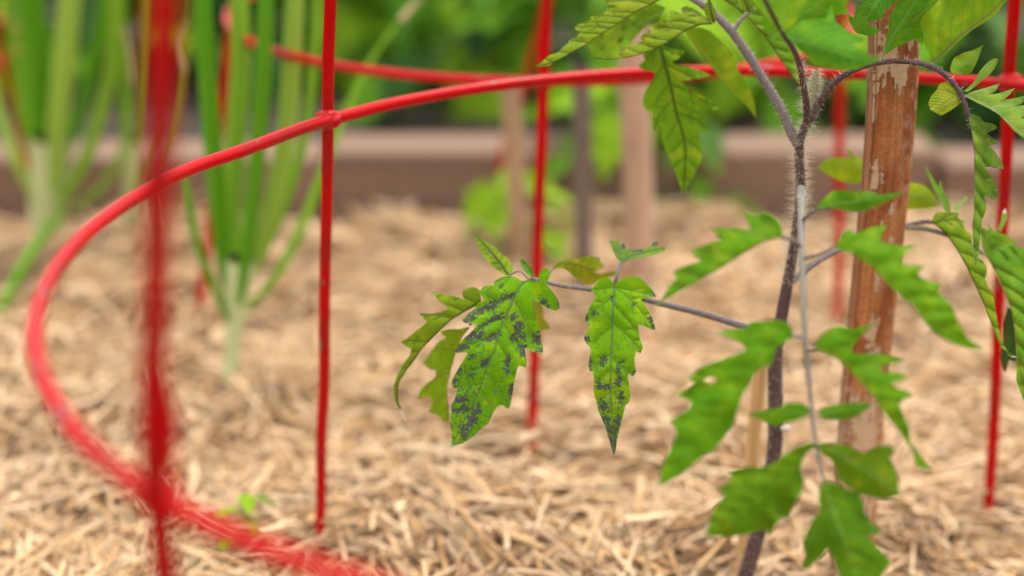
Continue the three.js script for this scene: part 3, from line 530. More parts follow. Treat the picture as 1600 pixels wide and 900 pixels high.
const stalkMat = new THREE.MeshStandardMaterial({ color: lin(0.13, 0.17, 0.05), roughness: 0.8 });
function bush(name, label, category, foot, { h, r, n, leaf, shape = 0, mats = [0], group, low = 0.12, lean = [0, 0] }) {
  const t = thing(name, label, category, foot, group);
  const stem = [foot.clone().setY(foot.y - 0.03), foot.clone().add(V(lean[0] * 0.4, h * 0.5, lean[1] * 0.4)), foot.clone().add(V(lean[0], h, lean[1]))], sc = new THREE.CatmullRomCurve3(stem);
  part('stem', tube(stem, [h * 0.018 + 0.001, h * 0.014 + 0.0008, h * 0.006 + 0.0005], { rad: 7, seg: 14 }), stalkMat, t);
  for (let i = 0; i < n; i++) {
    const u = mix(low, 1, (i + rnd() * 0.6) / n), p = sc.getPointAt(clamp(u)), a = i * 2.4 + rr(-0.4, 0.4), l = leaf * rr(0.7, 1.15), out = r * rr(0.35, 1) * (1 - 0.5 * u * u);
    const q = p.clone().add(V(Math.cos(a) * out, rr(0.0, 0.35) * out, Math.sin(a) * out)), L = part('leaf', leafShapes[shape].clone(), bgMats[mats[Math.floor(rnd() * mats.length)]], t);
    L.geometry = leafShapes[shape];
    L.position.copy(q.clone().sub(foot)); L.rotation.set(rr(-0.1, 0.75), Math.PI / 2 - a + rr(-0.5, 0.5), rr(-0.5, 0.5), 'YXZ'); L.scale.setScalar(l);
    part('petiole', tube([p, p.clone().lerp(q, 0.5).add(V(0, 0.1 * out, 0)), q], [l * 0.02 + 0.0003], { rad: 5, seg: 6 }), stalkMat, L);
  }
  return t;
}
const beyond = 'leafy plants beyond the timber edging';
const bed = (px, py, y = -0.02) => atY(px, py, y);
[
  ['vegetable_plant', 'dark broad-leaved plant behind the dry-tipped onion leaf', [560, 60], { h: 0.10, r: 0.075, n: 34, leaf: 0.060, shape: 1, mats: [1, 4, 0, 2, 3] }],
  ['vegetable_plant', 'bright green leafy plant behind the short tan stake', [690, 105], { h: 0.115, r: 0.085, n: 34, leaf: 0.060, shape: 0, mats: [0, 2, 2, 1] }],
  ['vegetable_plant', 'light green lobed plant behind the thick pinkish stake', [935, 150], { h: 0.13, r: 0.09, n: 36, leaf: 0.07, shape: 0, mats: [0, 2, 2] }],
  ['vegetable_plant', 'mid green bushy plant behind the tall tomato leaf stalk', [1135, 125], { h: 0.12, r: 0.09, n: 36, leaf: 0.07, shape: 1, mats: [0, 1, 2, 3] }],
  ['vegetable_plant', 'yellow green leafy plant behind the fork of the tomato stem', [1290, 165], { h: 0.10, r: 0.075, n: 24, leaf: 0.055, shape: 0, mats: [0, 2, 0] }],
  ['vegetable_plant', 'grey green plant between the split stake and the cage leg', [1490, 160], { h: 0.10, r: 0.08, n: 24, leaf: 0.06, shape: 1, mats: [3, 0, 3, 1] }],
  ['vegetable_plant', 'dark green bushy plant beyond the right end of the edging', [1640, 150], { h: 0.14, r: 0.10, n: 28, leaf: 0.075, shape: 0, mats: [1, 0, 4] }],
  ['vegetable_plant', 'dark green plant behind the slim onion', [300, 60], { h: 0.11, r: 0.09, n: 26, leaf: 0.07, shape: 1, mats: [4, 1, 0] }],
  ['vegetable_plant', 'dark green plant behind the broad onion clump', [20, 70], { h: 0.12, r: 0.10, n: 26, leaf: 0.075, shape: 1, mats: [4, 1, 1] }],
].forEach(([n, l, [x, y], q]) => bush(n, l, 'plant', bed(x, y), { ...q, group: beyond }));
for (let i = 0; i < 9; i++) {          // the next row, seen only between the nearer plants
  const x = -0.75 + i * 0.19 + rr(-0.03, 0.03), z = -1.42 + rr(-0.06, 0.06);
  bush('vegetable_plant', i % 2 ? 'dark green oval-leaved plant in the farther row beyond the edging' : 'dark green lobed-leaved plant in the farther row beyond the edging', 'plant', V(x, -0.02, z), { h: 0.15, r: 0.12, n: 30, leaf: 0.085, shape: i % 2, mats: [4, 1, 0, 2], group: 'plants of the farther row' });
}
bush('tomato_seedling', 'small bright green seedling in the straw beside the far cage leg', 'seedling', atY(806, 385, GY), { h: 0.052, r: 0.022, n: 12, leaf: 0.030, shape: 0, mats: [0, 2, 2], low: 0.3 });
bush('tomato_seedling', 'yellow green young plant leaning over the timber edging behind the hanging leaf', 'seedling', atY(955, 320, GY), { h: 0.085, r: 0.028, n: 12, leaf: 0.050, shape: 0, mats: [2, 2, 2, 0], low: 0.6, lean: [0.012, 0.0] });
bush('tomato_seedling', 'young plant in front of the edging below the hanging leaf tip', 'seedling', atY(1075, 330, GY), { h: 0.06, r: 0.022, n: 9, leaf: 0.032, shape: 0, mats: [3, 0], low: 0.4 });
bush('weed_seedling', 'small round-leaved weed between the near cage leg and the second leg', 'weed', atY(385, 815, GY + 0.006), { h: 0.014, r: 0.009, n: 7, leaf: 0.011, shape: 1, mats: [0, 2], low: 0.5, group: 'weeds in the straw' });
bush('weed_seedling', 'tiny green weed below the spotted tomato leaf', 'weed', atY(634, 765, GY + 0.004), { h: 0.007, r: 0.004, n: 4, leaf: 0.008, shape: 1, mats: [3, 0], low: 0.6, group: 'weeds in the straw' });

// ---------------------------------------------------------------- the tomato plant
const stemTex = dataTex(64, 512, (u, v) => { const n = noise(u * 26, v * 120, 171), f = fbm(u * 5, v * 14, 172, 3), d = sm(0.72, 0.88, noise(u * 40, v * 260, 173)); return mix3(mix3([0.050, 0.021, 0.024], [0.095, 0.044, 0.044], f), [0.30, 0.22, 0.19], d * 0.4 + 0.07 * n); }, true, true); stemTex.repeat.set(75, 8);
const petioleTex = dataTex(64, 512, (u, v) => { const n = noise(u * 20, v * 90, 174), f = fbm(u * 4, v * 10, 175, 3), d = sm(0.7, 0.9, noise(u * 36, v * 240, 176)); return mix3(mix3([0.115, 0.080, 0.088], [0.19, 0.15, 0.13], f), [0.36, 0.30, 0.26], d * 0.4 + 0.09 * n); }, true, true); petioleTex.repeat.set(75, 8);
const stemMat = new THREE.MeshPhysicalMaterial({ map: stemTex, roughness: 0.75, sheen: 0.12, sheenRoughness: 0.5, sheenColor: lin(0.8, 0.7, 0.66) });
const petMat = new THREE.MeshPhysicalMaterial({ map: petioleTex, roughness: 0.75, sheen: 0.12, sheenRoughness: 0.5, sheenColor: lin(0.8, 0.75, 0.7) });
const greyMat = new THREE.MeshPhysicalMaterial({ color: lin(0.20, 0.18, 0.145), roughness: 0.75, sheen: 0.12, sheenRoughness: 0.5, sheenColor: lin(0.8, 0.8, 0.75) });
const hairMat = new THREE.MeshPhysicalMaterial({ color: lin(0.85, 0.74, 0.54), roughness: 0.97, transmission: 0.4, thickness: 0, side: THREE.DoubleSide });
const plant = thing('tomato_plant', 'young tomato plant with hairy purple stem and toothed green leaves inside the red cage', 'tomato plant', atY(1163, 905, 0));
const rib = (list, name, m, parent, hair) => {        // list: px, py, distance, width in survey pixels
  const pts = list.map(q => at(q[0], q[1], q[2])), rad = list.map(q => q[3] / 2 * q[2] / F), o = part(name, tube(pts, rad, { rad: 12 }), m, parent);
  if (hair) { const h = part('hairs', hairs(pts, rad, hair[0], hair[1], hair[2] || 0, hair[3] ?? 1), hairMat, o); h.userData = { kind: 'stuff' }; }
  return o;
};
const stem = rib([[1156, 935, 0.594, 27], [1166, 896, 0.588, 26], [1180, 848, 0.583, 25], [1198, 775, 0.577, 25], [1210, 705, 0.571, 25], [1212, 640, 0.565, 24], [1211, 590, 0.561, 24], [1213, 540, 0.557, 24], [1222, 490, 0.553, 24], [1231, 440, 0.549, 22], [1241, 385, 0.544, 20], [1249, 325, 0.539, 18], [1251, 285, 0.536, 17], [1249, 250, 0.533, 17], [1249, 225, 0.531, 17], [1255, 205, 0.530, 15], [1261, 188, 0.529, 12]], 'stem', stemMat, plant, [1500, 0.0024, 0.0, 0.62]);
{ const p = [[1231, 440, 0.549], [1241, 385, 0.544], [1249, 325, 0.539], [1251, 285, 0.536], [1249, 250, 0.533], [1255, 205, 0.530], [1261, 188, 0.529]]; const h = part('hairs', hairs(p.map(q => at(...q)), [0.0022, 0.0020, 0.0018, 0.0017, 0.0017, 0.0015, 0.0012], 1700, 0.0048), hairMat, stem); h.userData = { kind: 'stuff' }; }
{ // pale gland-like bead on the stem, and the woolly growing tip in the fork
  const c = at(1228, 669, 0.563), g = new THREE.SphereGeometry(0.0019, 18, 12); g.scale(1, 0.72, 1); g.translate(c.x, c.y, c.z); part('stem_bud', g, new THREE.MeshPhysicalMaterial({ color: lin(0.55, 0.46, 0.36), roughness: 0.3 }), stem);
  const q = [[1262, 180, 0.529], [1267, 155, 0.527], [1273, 130, 0.525], [1276, 108, 0.524]].map(p => at(...p)), rad = [0.0014, 0.0019, 0.0017, 0.0006];
  const b = part('growing_tip', tube(q, rad, { rad: 10 }), new THREE.MeshStandardMaterial({ color: lin(0.30, 0.30, 0.16), roughness: 0.9 }), plant); const h = part('hairs', hairs(q, rad, 700, 0.0036), hairMat, b); h.userData = { kind: 'stuff' };
}
const O = s => s.trim().split(/\s+/).map(p => p.split(',').map(Number));

// leaf with dark blotches: stalk and its leaflets
const spotted = rib([[1212, 528, 0.556, 13], [1185, 518, 0.552, 11.5], [1158, 509, 0.548, 11], [1100, 491, 0.542, 10.5], [1040, 476, 0.536, 10], [985, 463, 0.532, 9], [922, 452, 0.528, 8.5], [875, 446, 0.525, 8], [850, 440, 0.523, 7], [831, 435, 0.522, 5]], 'leaf_stalk', petMat, plant, [420, 0.0014]);
const h1 = O(`831,435 817,440 805,433 795,431 783,433 772,440 772,446 757,447 748,456 753,463 758,469 746,473 742,482 733,489 722,500 725,505 738,505 746,507 738,517 724,530 709,546 714,552 727,550 731,552 721,568 711,585 705,598 708,607 715,606 712,620 706,632 705,645 704,666 706,690 705,697 699,704 704,702 710,696 722,693 738,684 757,665 763,663 766,655 771,644 778,634 784,632 794,639 798,632 800,620 804,594 808,577 811,571 821,574 823,564 821,553 820,543 829,548 841,552 848,551 849,545 846,534 844,514 839,498 834,484 829,469 838,470 847,476 858,483 870,486 875,480 872,468 865,458 857,447 853,441 858,435 860,426 856,420 848,420 843,427 842,434 836,437`);
const s1 = [[732, 498, 13, 8, -0.5], [750, 486, 12, 6, -0.5], [768, 477, 11, 7, -0.4], [790, 466, 11, 5, -0.4], [774, 498, 15, 6, -0.35], [738, 526, 17, 7, -0.5], [770, 526, 13, 5, -0.6], [850, 472, 10, 5, 0.5], [873, 475, 4, 9, 0], [809, 508, 7, 18, -0.35], [814, 522, 6, 11, -0.3], [840, 532, 8, 11, 0], [845, 547, 9, 8, 0], [804, 528, 8, 7, 0.3], [781, 448, 4, 4, 0], [722, 543, 11, 5, -0.3], [718, 581, 9, 7, -0.5], [710, 595, 6, 12, 0.2], [736, 586, 5, 4, 0], [722, 624, 13, 6, -0.3], [726, 640, 14, 5, -0.4], [738, 656, 7, 14, 0.2], [726, 676, 7, 14, 0.2], [792, 580, 5, 9, 0], [793, 565, 5, 7, 0], [799, 610, 4, 12, 0], [816, 545, 8, 9, 0], [748, 640, 4, 9, 0], [741, 467, 6, 4, 0], [758, 566, 8, 4, -0.6], [737, 558, 6, 4, -0.4]];
s1.fleck = (t, s) => clamp(0.2 + 0.8 * t) * (s > 0 ? 1 : 0.7);
leaflet(spotted, { o: h1, m: O('831,435 817,443 810,452 802,468 797,480 789,498 780,520 772,550 764,566 756,588 749,610 740,630 728,652 712,684 700,703'), d: [0.522, 0.516, 0.528], k: [0.10, 0.22], fine: true, vw: 0.75, col: [0.150, 0.380, 0.003], spots: s1, wave: 0.8, puff: 1.2, tip: 0.955, label: 'bright green leaflet with grey purple blotches' });
const h2 = O(`960,444 956,440 950,434 944,432 937,437 930,445 923,453 926,458 932,461 926,472 919,484 914,497 915,502 921,503 922,509 916,520 912,529 917,538 921,541 924,546 922,556 919,570 922,580 926,580 928,592 927,605 929,620 932,626 934,640 940,654 946,668 951,685 956,702 959,712 962,705 964,688 968,670 972,656 975,642 978,632 983,629 985,622 984,606 981,592 982,583 988,588 993,585 994,579 992,572 991,560 994,549 1001,552 1004,545 1004,540 1001,534 999,524 997,512 998,507 1006,509 1017,514 1024,515 1023,507 1019,496 1014,487 1008,477 1001,467 1011,465 1020,464 1026,464 1022,456 1014,448 1007,440 997,433 987,432 976,434 967,439`);
const s2 = [[959, 700, 14, 22, 0], [957, 676, 14, 14, 0], [950, 660, 5, 9, 0], [915, 531, 5, 8, 0], [921, 566, 4, 12, 0], [993, 583, 4, 6, 0], [1022, 511, 6, 4, 0.5], [1023, 461, 6, 3, 0.7], [915, 499, 4, 6, 0], [967, 575, 5, 9, 0.3], [970, 624, 6, 11, 0], [943, 636, 7, 12, 0], [946, 604, 9, 6, 0], [944, 565, 6, 8, 0.3], [966, 597, 7, 8, 0], [965, 660, 6, 9, 0], [930, 490, 5, 3, 0], [991, 475, 4, 3, 0], [1018, 500, 5, 5, 0.5], [957, 466, 3, 4, 0], [945, 655, 5, 8, 0], [935, 600, 4, 8, 0]];
s2.fleck = (t, s) => clamp(0.12 + 1.05 * t * t);
leaflet(spotted, { o: h2, m: O('960,444 959,470 957,500 956,530 955,555 954,590 955,625 957,660 959,710'), d: [0.523, 0.516, 0.524], k: [0.24, 0.24], fine: true, vw: 0.75, col: [0.168, 0.395, 0.004], spots: s2, wave: 0.6, puff: 1.3, label: 'bright green leaflet with dark flecked pointed tip' });
rib([[957, 458, 0.531, 6], [962, 438, 0.529, 6.5], [966, 422, 0.530, 6], [970, 411, 0.532, 5]], 'leaflet_stalk', petMat, spotted, [60, 0.001]);
leaflet(spotted, { o: O('788,430 781,424 770,417 760,406 750,392 745,380 743,368 752,372 764,379 774,386 783,396 792,402 799,412 802,422 798,430'), m: O('794,430 782,412 765,392 744,369'), d: [0.53, 0.535, 0.545], k: [0.5, 0.5], fine: true, col: [0.20, 0.33, 0.018], vein: [0.09, 0.12, 0.03], wave: 0.4, puff: 0.5 });
rib([[826, 437, 0.524, 3], [812, 424, 0.527, 3], [796, 430, 0.530, 3]], 'leaflet_stalk', greyMat, spotted);
leaflet(spotted, { o: O('812,406 815,416 822,426 831,435 834,428 832,420 824,412 817,406'), m: O('831,435 824,421 812,406'), d: [0.522, 0.524, 0.527], fine: true, col: DEEP, wave: 0.3, puff: 0.4 });
leaflet(spotted, { o: O('849,377 852,375 858,383 868,387 874,397 878,408 874,409 867,398 858,389 852,384'), m: O('876,408 868,392 850,376'), d: [0.545, 0.548, 0.552], col: [0.17, 0.30, 0.03], wave: 0.2, puff: 0.2, through: 0.3 });
leaflet(spotted, { o: O('862,423 864,417 872,410 882,406 894,403 906,405 908,401 920,399 930,401 938,403 937,408 944,415 940,421 928,424 936,428 952,425 962,423 963,428 958,432 946,434 934,438 928,444 918,445 908,440 896,432 886,422 876,418 868,420'), m: O('861,424 874,414 898,414 925,422 960,426'), d: [0.532, 0.545, 0.556], k: [0.9, 0.5], fine: true, col: OLIVE, vein: [0.20, 0.22, 0.02], wave: 0.6 });
rib([[853, 441, 0.523, 4], [858, 430, 0.527, 3.5], [862, 423, 0.532, 3]], 'leaflet_stalk', petMat, spotted);
leaflet(spotted, { o: O('970,412 964,404 957,390 952,377 954,375 960,378 965,375 968,378 970,384 974,379 977,384 978,390 992,391 1006,388 1016,385 1021,378 1027,376 1029,380 1025,387 1032,386 1041,387 1038,393 1030,396 1020,399 1008,402 994,403 982,406 976,411'), m: O('971,412 982,402 1002,396 1039,388'), d: [0.532, 0.536, 0.545], k: [1.1, -0.6], fine: true, col: [0.15, 0.31, 0.03], spots: Object.assign([[1023, 381, 8, 6, 0], [998, 391, 12, 4, 0], [975, 384, 4, 6, 0]], { fleck: () => 0.3 }), wave: 0.8 });
leaflet(spotted, { o: O('752,470 749,452 738,448 723,454 722,460 726,468 716,465 702,461 688,460 681,456 675,457 680,463 690,470 698,478 699,484 686,488 672,491 657,489 656,492 664,498 667,504 652,516 640,525 626,535 634,540 643,545 640,556 629,570 620,588 614,606 617,626 624,640 632,655 636,660 630,644 623,630 621,614 624,596 636,578 648,562 660,544 674,530 690,514 708,498 728,486 744,478'), m: O('752,470 728,486 708,498 690,514 660,544 636,578 623,598 620,618 628,643 636,660'), d: [0.526, 0.532, 0.540], k: [0.5, 0.5], fine: true, col: [0.200, 0.300, 0.008], vein: [0.10, 0.11, 0.02], fold: 0.9, wave: 0.7, tip: 0.89, label: 'olive drooping leaflet with withered white tip' });
leaflet(spotted, { o: O('730,510 722,514 704,514 688,518 689,522 698,527 684,534 678,542 668,558 659,567 670,577 681,578 681,590 668,598 654,612 654,622 674,620 676,628 670,644 688,650 692,660 700,659 704,652 700,634 698,606 704,580 712,552 722,526 734,512'), m: O('734,508 718,538 706,572 699,606 699,658'), d: [0.535, 0.548, 0.552], k: [0.3, 0.9], col: [0.185, 0.310, 0.006], vein: [0.16, 0.13, 0.02], wave: 0.7, label: 'olive drooping leaflet behind the others' });
rib([[768, 470, 0.527, 4], [748, 490, 0.530, 4], [734, 508, 0.535, 4]], 'leaflet_stalk', petMat, spotted);
leaflet(spotted, { o: O('828,464 842,468 850,484 848,494 857,506 860,514 846,517 838,506 832,488'), m: O('830,464 842,490 858,514'), d: [0.548, 0.553, 0.556], col: [0.28, 0.26, 0.01], wave: 0.4 });

// upper leaf to the side of the fork
const upper = rib([[1248, 228, 0.531, 15], [1240, 216, 0.531, 15], [1222, 174, 0.531, 15], [1194, 126, 0.532, 14], [1166, 81, 0.533, 14], [1142, 48, 0.534, 13.5], [1120, 25, 0.535, 13], [1098, 7, 0.536, 12], [1066, -12, 0.538, 11], [1030, -28, 0.541, 9]], 'leaf_stalk', petMat, plant, [560, 0.0021]);
const uv1 = [0.09, 0.10, 0.015];
leaflet(upper, { o: O('834,105 858,103 864,98 890,84 916,70 940,54 968,36 994,19 1016,8 1036,-2 1044,-14 1000,-22 940,-16 944,-2 950,7 964,9 948,15 943,21 926,24 921,26 924,30 916,33 904,38 897,43 900,47 908,49 900,58 888,63 889,66 878,75 872,82 858,86 846,97'), m: O('1042,-8 1016,8 994,19 968,36 940,54 916,70 890,84 864,98 834,105'), d: [0.535, 0.530, 0.522], k: [0.7, 0.7], fine: true, col: [0.205, 0.300, 0.012], vein: uv1, fold: 0.8, wave: 1.2 });
leaflet(upper, { o: O('1040,12 1018,2 984,12 950,34 922,50 908,62 920,76 922,86 932,89 960,88 980,76 994,56 1012,38 1030,28'), m: O('1040,14 1005,34 965,54 920,78'), d: [0.550, 0.556, 0.566], k: [-0.5, 0.3], col: [0.165, 0.315, 0.012], vein: [0.21, 0.35, 0.05], vw: 0.9, wave: 1.8, puff: 4, through: 0.3 });
leaflet(upper, { o: O('1114,38 1094,39 1074,47 1050,62 1030,74 1010,82 986,89 960,93 936,95 924,90 940,90 958,86 976,82 980,73 992,69 1004,64 1001,58 1005,53 1018,50 1013,42 1022,37 1034,32 1040,29 1048,31 1046,19 1049,15 1060,20 1066,21 1064,13 1072,9 1082,12 1094,20 1100,26 1108,30'), m: O('1114,38 1094,39 1074,47 1050,62 1030,74 1010,82 986,89 960,93 924,91'), d: [0.532, 0.527, 0.522], k: [0.6, 0.6], fine: true, col: [0.20, 0.295, 0.012], vein: uv1, fold: 0.8, wave: 1.6 });
leaflet(upper, { o: O('1116,37 1104,28 1100,16 1104,4 1108,-3 1114,8 1120,18 1118,28'), m: O('1116,37 1111,18 1108,-3'), d: [0.532, 0.529, 0.527], k: [0.3, 0.3], fine: true, col: [0.17, 0.29, 0.02], vein: uv1, wave: 0.4 });
leaflet(upper, { o: O('1170,20 1158,12 1153,3 1155,-5 1164,-9 1173,-2 1177,8 1178,16'), m: O('1172,20 1166,6 1160,-8'), d: [0.536, 0.533, 0.530], fine: true, col: [0.17, 0.30, 0.02], vein: uv1, wave: 0.4 });
rib([[1145, 50, 0.534, 7], [1154, 36, 0.535, 6], [1166, 23, 0.536, 5], [1180, 14, 0.537, 3.5]], 'leaflet_stalk', petMat, upper, [70, 0.0012]);
leaflet(upper, { o: O('1031,70 1012,80 1004,86 1008,94 998,102 1002,109 1018,111 1024,116 1021,124 1012,136 1006,148 1004,160 1009,172 1018,176 1018,190 1020,206 1028,194 1036,194 1035,220 1042,238 1050,258 1060,282 1067,307 1072,294 1084,274 1094,254 1098,240 1096,226 1092,210 1095,205 1102,206 1108,204 1104,196 1098,184 1088,172 1086,167 1100,171 1114,173 1124,169 1118,162 1104,152 1088,146 1072,136 1064,127 1086,124 1111,118 1094,110 1076,104 1056,102 1050,96 1060,92 1070,80 1056,78 1042,74'), m: O('1031,70 1035,86 1042,112 1050,144 1056,174 1066,206 1071,236 1070,270 1067,307'), d: [0.552, 0.556, 0.560], k: [0.2, 0.35], fine: true, col: [0.165, 0.320, 0.010], vein: [0.075, 0.12, 0.01], vw: 1.3, wave: 1.0, puff: 1.5, label: 'hanging toothed leaflet lit through from behind' });
leaflet(upper, { o: O('1068,44 1080,62 1100,88 1120,116 1146,144 1166,164 1181,184 1179,160 1172,140 1162,122 1150,106 1154,98 1150,88 1136,70 1124,62 1110,48 1092,42'), m: O('1070,46 1086,66 1106,92 1128,120 1152,146 1180,182'), d: [0.552, 0.560, 0.566], k: [0.2, 0.4], col: [0.17, 0.315, 0.010], vein: [0.26, 0.33, 0.02], wave: 0.8 });
leaflet(upper, { o: O('1122,-6 1152,14 1174,34 1192,54 1208,76 1224,100 1238,120 1250,134 1249,112 1241,84 1232,72 1220,50 1200,26 1184,6 1170,-10 1140,-16'), m: O('1124,-6 1152,14 1174,34 1192,54 1208,76 1224,100 1250,134'), d: [0.545, 0.542, 0.540], k: [0.4, 0.4], fine: true, col: [0.155, 0.300, 0.012], vein: [0.12, 0.08, 0.03], fold: 0.8, wave: 0.6 });

// near upper leaf, and the leaves about the top of the split stake
const crown = rib([[1261, 192, 0.529, 12], [1260, 165, 0.522, 10.5], [1256, 138, 0.510, 10], [1250, 105, 0.494, 10], [1240, 78, 0.478, 9.5], [1226, 56, 0.466, 9], [1206, 22, 0.455, 8], [1190, -10, 0.448, 7]], 'leaf_stalk', stemMat, plant, [160, 0.0026, 0, 0.5]);
leaflet(crown, { o: O('1222,50 1206,34 1186,12 1172,-6 1180,-26 1230,-32 1280,-24 1264,-4 1256,8 1248,24 1238,42'), m: O('1222,50 1224,20 1232,-26'), d: [0.462, 0.452, 0.446], col: [0.155, 0.330, 0.012], wave: 1 });
leaflet(crown, { o: O('1226,54 1250,34 1264,29 1292,28 1299,6 1305,34 1324,47 1336,55 1353,60 1346,66 1330,70 1346,80 1360,86 1380,93 1364,98 1340,108 1316,111 1290,106 1270,101 1256,84 1240,68'), m: O('1226,56 1258,66 1296,78 1336,90 1378,93'), d: [0.464, 0.458, 0.455], k: [0.5, 0.3], col: [0.085, 0.270, 0.010], wave: 1, puff: 1.5, label: 'soft bright leaflet held out over the arching stalk' });
leaflet(crown, { o: O('1348,8 1338,10 1334,28 1323,20 1328,38 1338,52 1350,54 1360,57 1368,52 1376,49 1364,42 1354,36 1370,30 1382,26 1381,18 1392,10 1402,-2 1404,-24 1366,-34 1346,-20'), m: O('1392,-28 1372,0 1352,30 1332,44'), d: [0.498, 0.496, 0.498], col: DEEP, wave: 0.8 });
leaflet(crown, { o: O('1204,62 1190,34 1196,8 1206,-10 1240,-32 1300,-32 1334,-12 1322,8 1326,22 1304,24 1300,40 1276,42 1262,58 1240,52 1226,66'), m: O('1206,60 1236,34 1272,10 1322,-24'), d: [0.515, 0.512, 0.510], k: [0.4, 0.3], col: [0.12, 0.30, 0.008], wave: 1.4, puff: 2 });
leaflet(crown, { o: O('1404,44 1410,12 1430,-20 1506,-32 1496,-6 1478,4 1482,22 1462,30 1464,48 1446,52 1442,70 1424,60'), m: O('1408,50 1434,26 1462,4 1500,-28'), d: [0.516, 0.513, 0.511], k: [0.3, 0.4], col: [0.13, 0.31, 0.008], wave: 1.4, puff: 2 });
const arch = rib([[1256, 208, 0.530, 12], [1264, 190, 0.529, 12], [1275, 170, 0.527, 11.5], [1290, 146, 0.524, 11], [1306, 127, 0.520, 10.5], [1332, 110, 0.515, 10], [1362, 100, 0.510, 9.5], [1400, 95, 0.505, 9], [1426, 97, 0.503, 9], [1450, 102, 0.502, 9], [1472, 113, 0.501, 9], [1488, 128, 0.501, 8.5], [1501, 147, 0.501, 8], [1511, 172, 0.501, 7.5], [1518, 200, 0.502, 6]], 'leaf_stalk', stemMat, plant, [420, 0.0018]);
leaflet(arch, { o: O('1380,88 1384,66 1388,46 1390,24 1398,12 1404,0 1420,-20 1470,-22 1454,0 1436,16 1424,24 1416,40 1406,45 1428,43 1436,52 1434,58 1418,66 1400,74 1388,82'), m: O('1379,90 1392,62 1410,34 1446,-18'), d: [0.504, 0.500, 0.498], k: [0.3, 0.4], col: [0.09, 0.255, 0.008], wave: 0.9 });
leaflet(arch, { o: O('1454,98 1454,88 1444,68 1442,52 1436,36 1446,20 1460,8 1472,-4 1484,-26 1590,-26 1574,0 1568,6 1558,20 1540,34 1520,46 1500,62 1484,78 1468,91'), m: O('1453,99 1470,86 1496,60 1524,38 1552,16 1584,-20'), d: [0.503, 0.497, 0.492], k: [0.35, 0.35], col: [0.165, 0.320, 0.006], vein: [0.20, 0.17, 0.05], wave: 0.9, puff: 1.6, label: 'long yellow green leaflet rising from the arching stalk' });
leaflet(arch, { o: O('1494,142 1480,128 1468,130 1464,140 1455,150 1450,162 1454,172 1462,176 1470,181 1480,176 1492,168 1503,160 1500,150'), m: O('1500,150 1482,158 1462,174'), d: [0.501, 0.498, 0.496], k: [0.4, 0.2], fine: true, col: [0.20, 0.295, 0.010], vein: [0.28, 0.36, 0.06], wave: 1, puff: 1.4 });
leaflet(arch, { o: O('1486,114 1484,106 1490,90 1506,82 1522,78 1536,70 1532,82 1526,98 1517,115 1500,117'), m: O('1486,115 1506,100 1536,71'), d: [0.501, 0.503, 0.506], k: [0.4, 0.4], col: [0.145, 0.275, 0.012], wave: 0.7 });
leaflet(arch, { o: O('1506,143 1522,128 1530,112 1542,98 1554,90 1560,92 1555,106 1543,120 1527,132 1513,144'), m: O('1507,144 1530,122 1559,91'), d: [0.501, 0.503, 0.505], k: [0.5, 0.5], col: [0.18, 0.31, 0.03], wave: 0.5 });
leaflet(arch, { o: O('1506,150 1514,144 1538,138 1563,130 1556,140 1542,147 1556,147 1586,138 1574,150 1560,157 1584,154 1610,147 1598,158 1580,167 1606,164 1634,167 1612,178 1594,184 1620,190 1642,200 1622,226 1604,220 1584,204 1572,190 1560,178 1546,170 1528,161'), m: O('1506,150 1530,160 1552,172 1576,192 1622,226'), d: [0.501, 0.497, 0.494], k: [0.5, 0.5], col: [0.17, 0.31, 0.035], vein: [0.30, 0.38, 0.12], vw: 1.3, wave: 1.2, puff: 1.7, fold: 0.8 });
leaflet(arch, { o: O('1512,176 1519,210 1522,240 1522,290 1522,330 1519,352 1521,390 1524,416 1528,404 1532,370 1534,346 1538,336 1542,326 1538,306 1550,306 1560,315 1558,298 1552,280 1538,262 1550,260 1569,264 1564,250 1554,236 1546,228 1559,222 1546,212 1542,208 1559,200 1554,194 1536,190 1532,182 1520,178'), m: O('1512,176 1519,210 1522,240 1522,290 1521,330 1520,360 1524,416'), d: [0.502, 0.497, 0.494], k: [0.5, 0.5], fine: true, col: [0.165, 0.310, 0.022], vein: [0.22, 0.24, 0.09], wave: 1.2, puff: 2.0, fold: 0.9, label: 'narrow folded leaflet hanging from the arching stalk' });

// leaf behind the split stake
const side = rib([[1238, 440, 0.549, 11], [1252, 428, 0.549, 11], [1268, 414, 0.550, 10.5], [1295, 398, 0.556, 10], [1330, 380, 0.568, 9.5], [1370, 364, 0.574, 9], [1416, 353, 0.565, 8.5], [1440, 347, 0.556, 8], [1458, 347, 0.548, 7], [1476, 352, 0.545, 6]], 'leaf_stalk', petMat, plant, [360, 0.0014]);
rib([[1418, 356, 0.563, 7], [1448, 358, 0.552, 7], [1476, 366, 0.548, 7], [1508, 376, 0.548, 6.5], [1536, 396, 0.549, 6]], 'leaflet_stalk', greyMat, side, [300, 0.0014]);
leaflet(side, { o: O('1456,347 1458,338 1464,332 1480,332 1498,332 1498,342 1507,346 1504,350 1509,360 1518,366 1520,386 1524,402 1534,406 1542,416 1542,428 1539,434 1544,448 1552,458 1556,488 1560,510 1566,536 1576,550 1589,558 1580,559 1566,546 1556,525 1546,499 1538,477 1524,446 1510,416 1496,392 1484,374 1472,360 1462,352'), m: O('1456,347 1472,360 1484,374 1496,392 1510,416 1524,446 1538,477 1546,499 1556,525 1566,546 1588,558'), d: [0.545, 0.536, 0.528], k: [0.45, 0.45], fine: true, col: [0.185, 0.300, 0.010], vein: [0.075, 0.075, 0.01], vw: 1.1, fold: 0.9, wave: 0.8, puff: 1.2, tip: 0.965, label: 'pointed leaflet with dark veins and pale dry tip' });
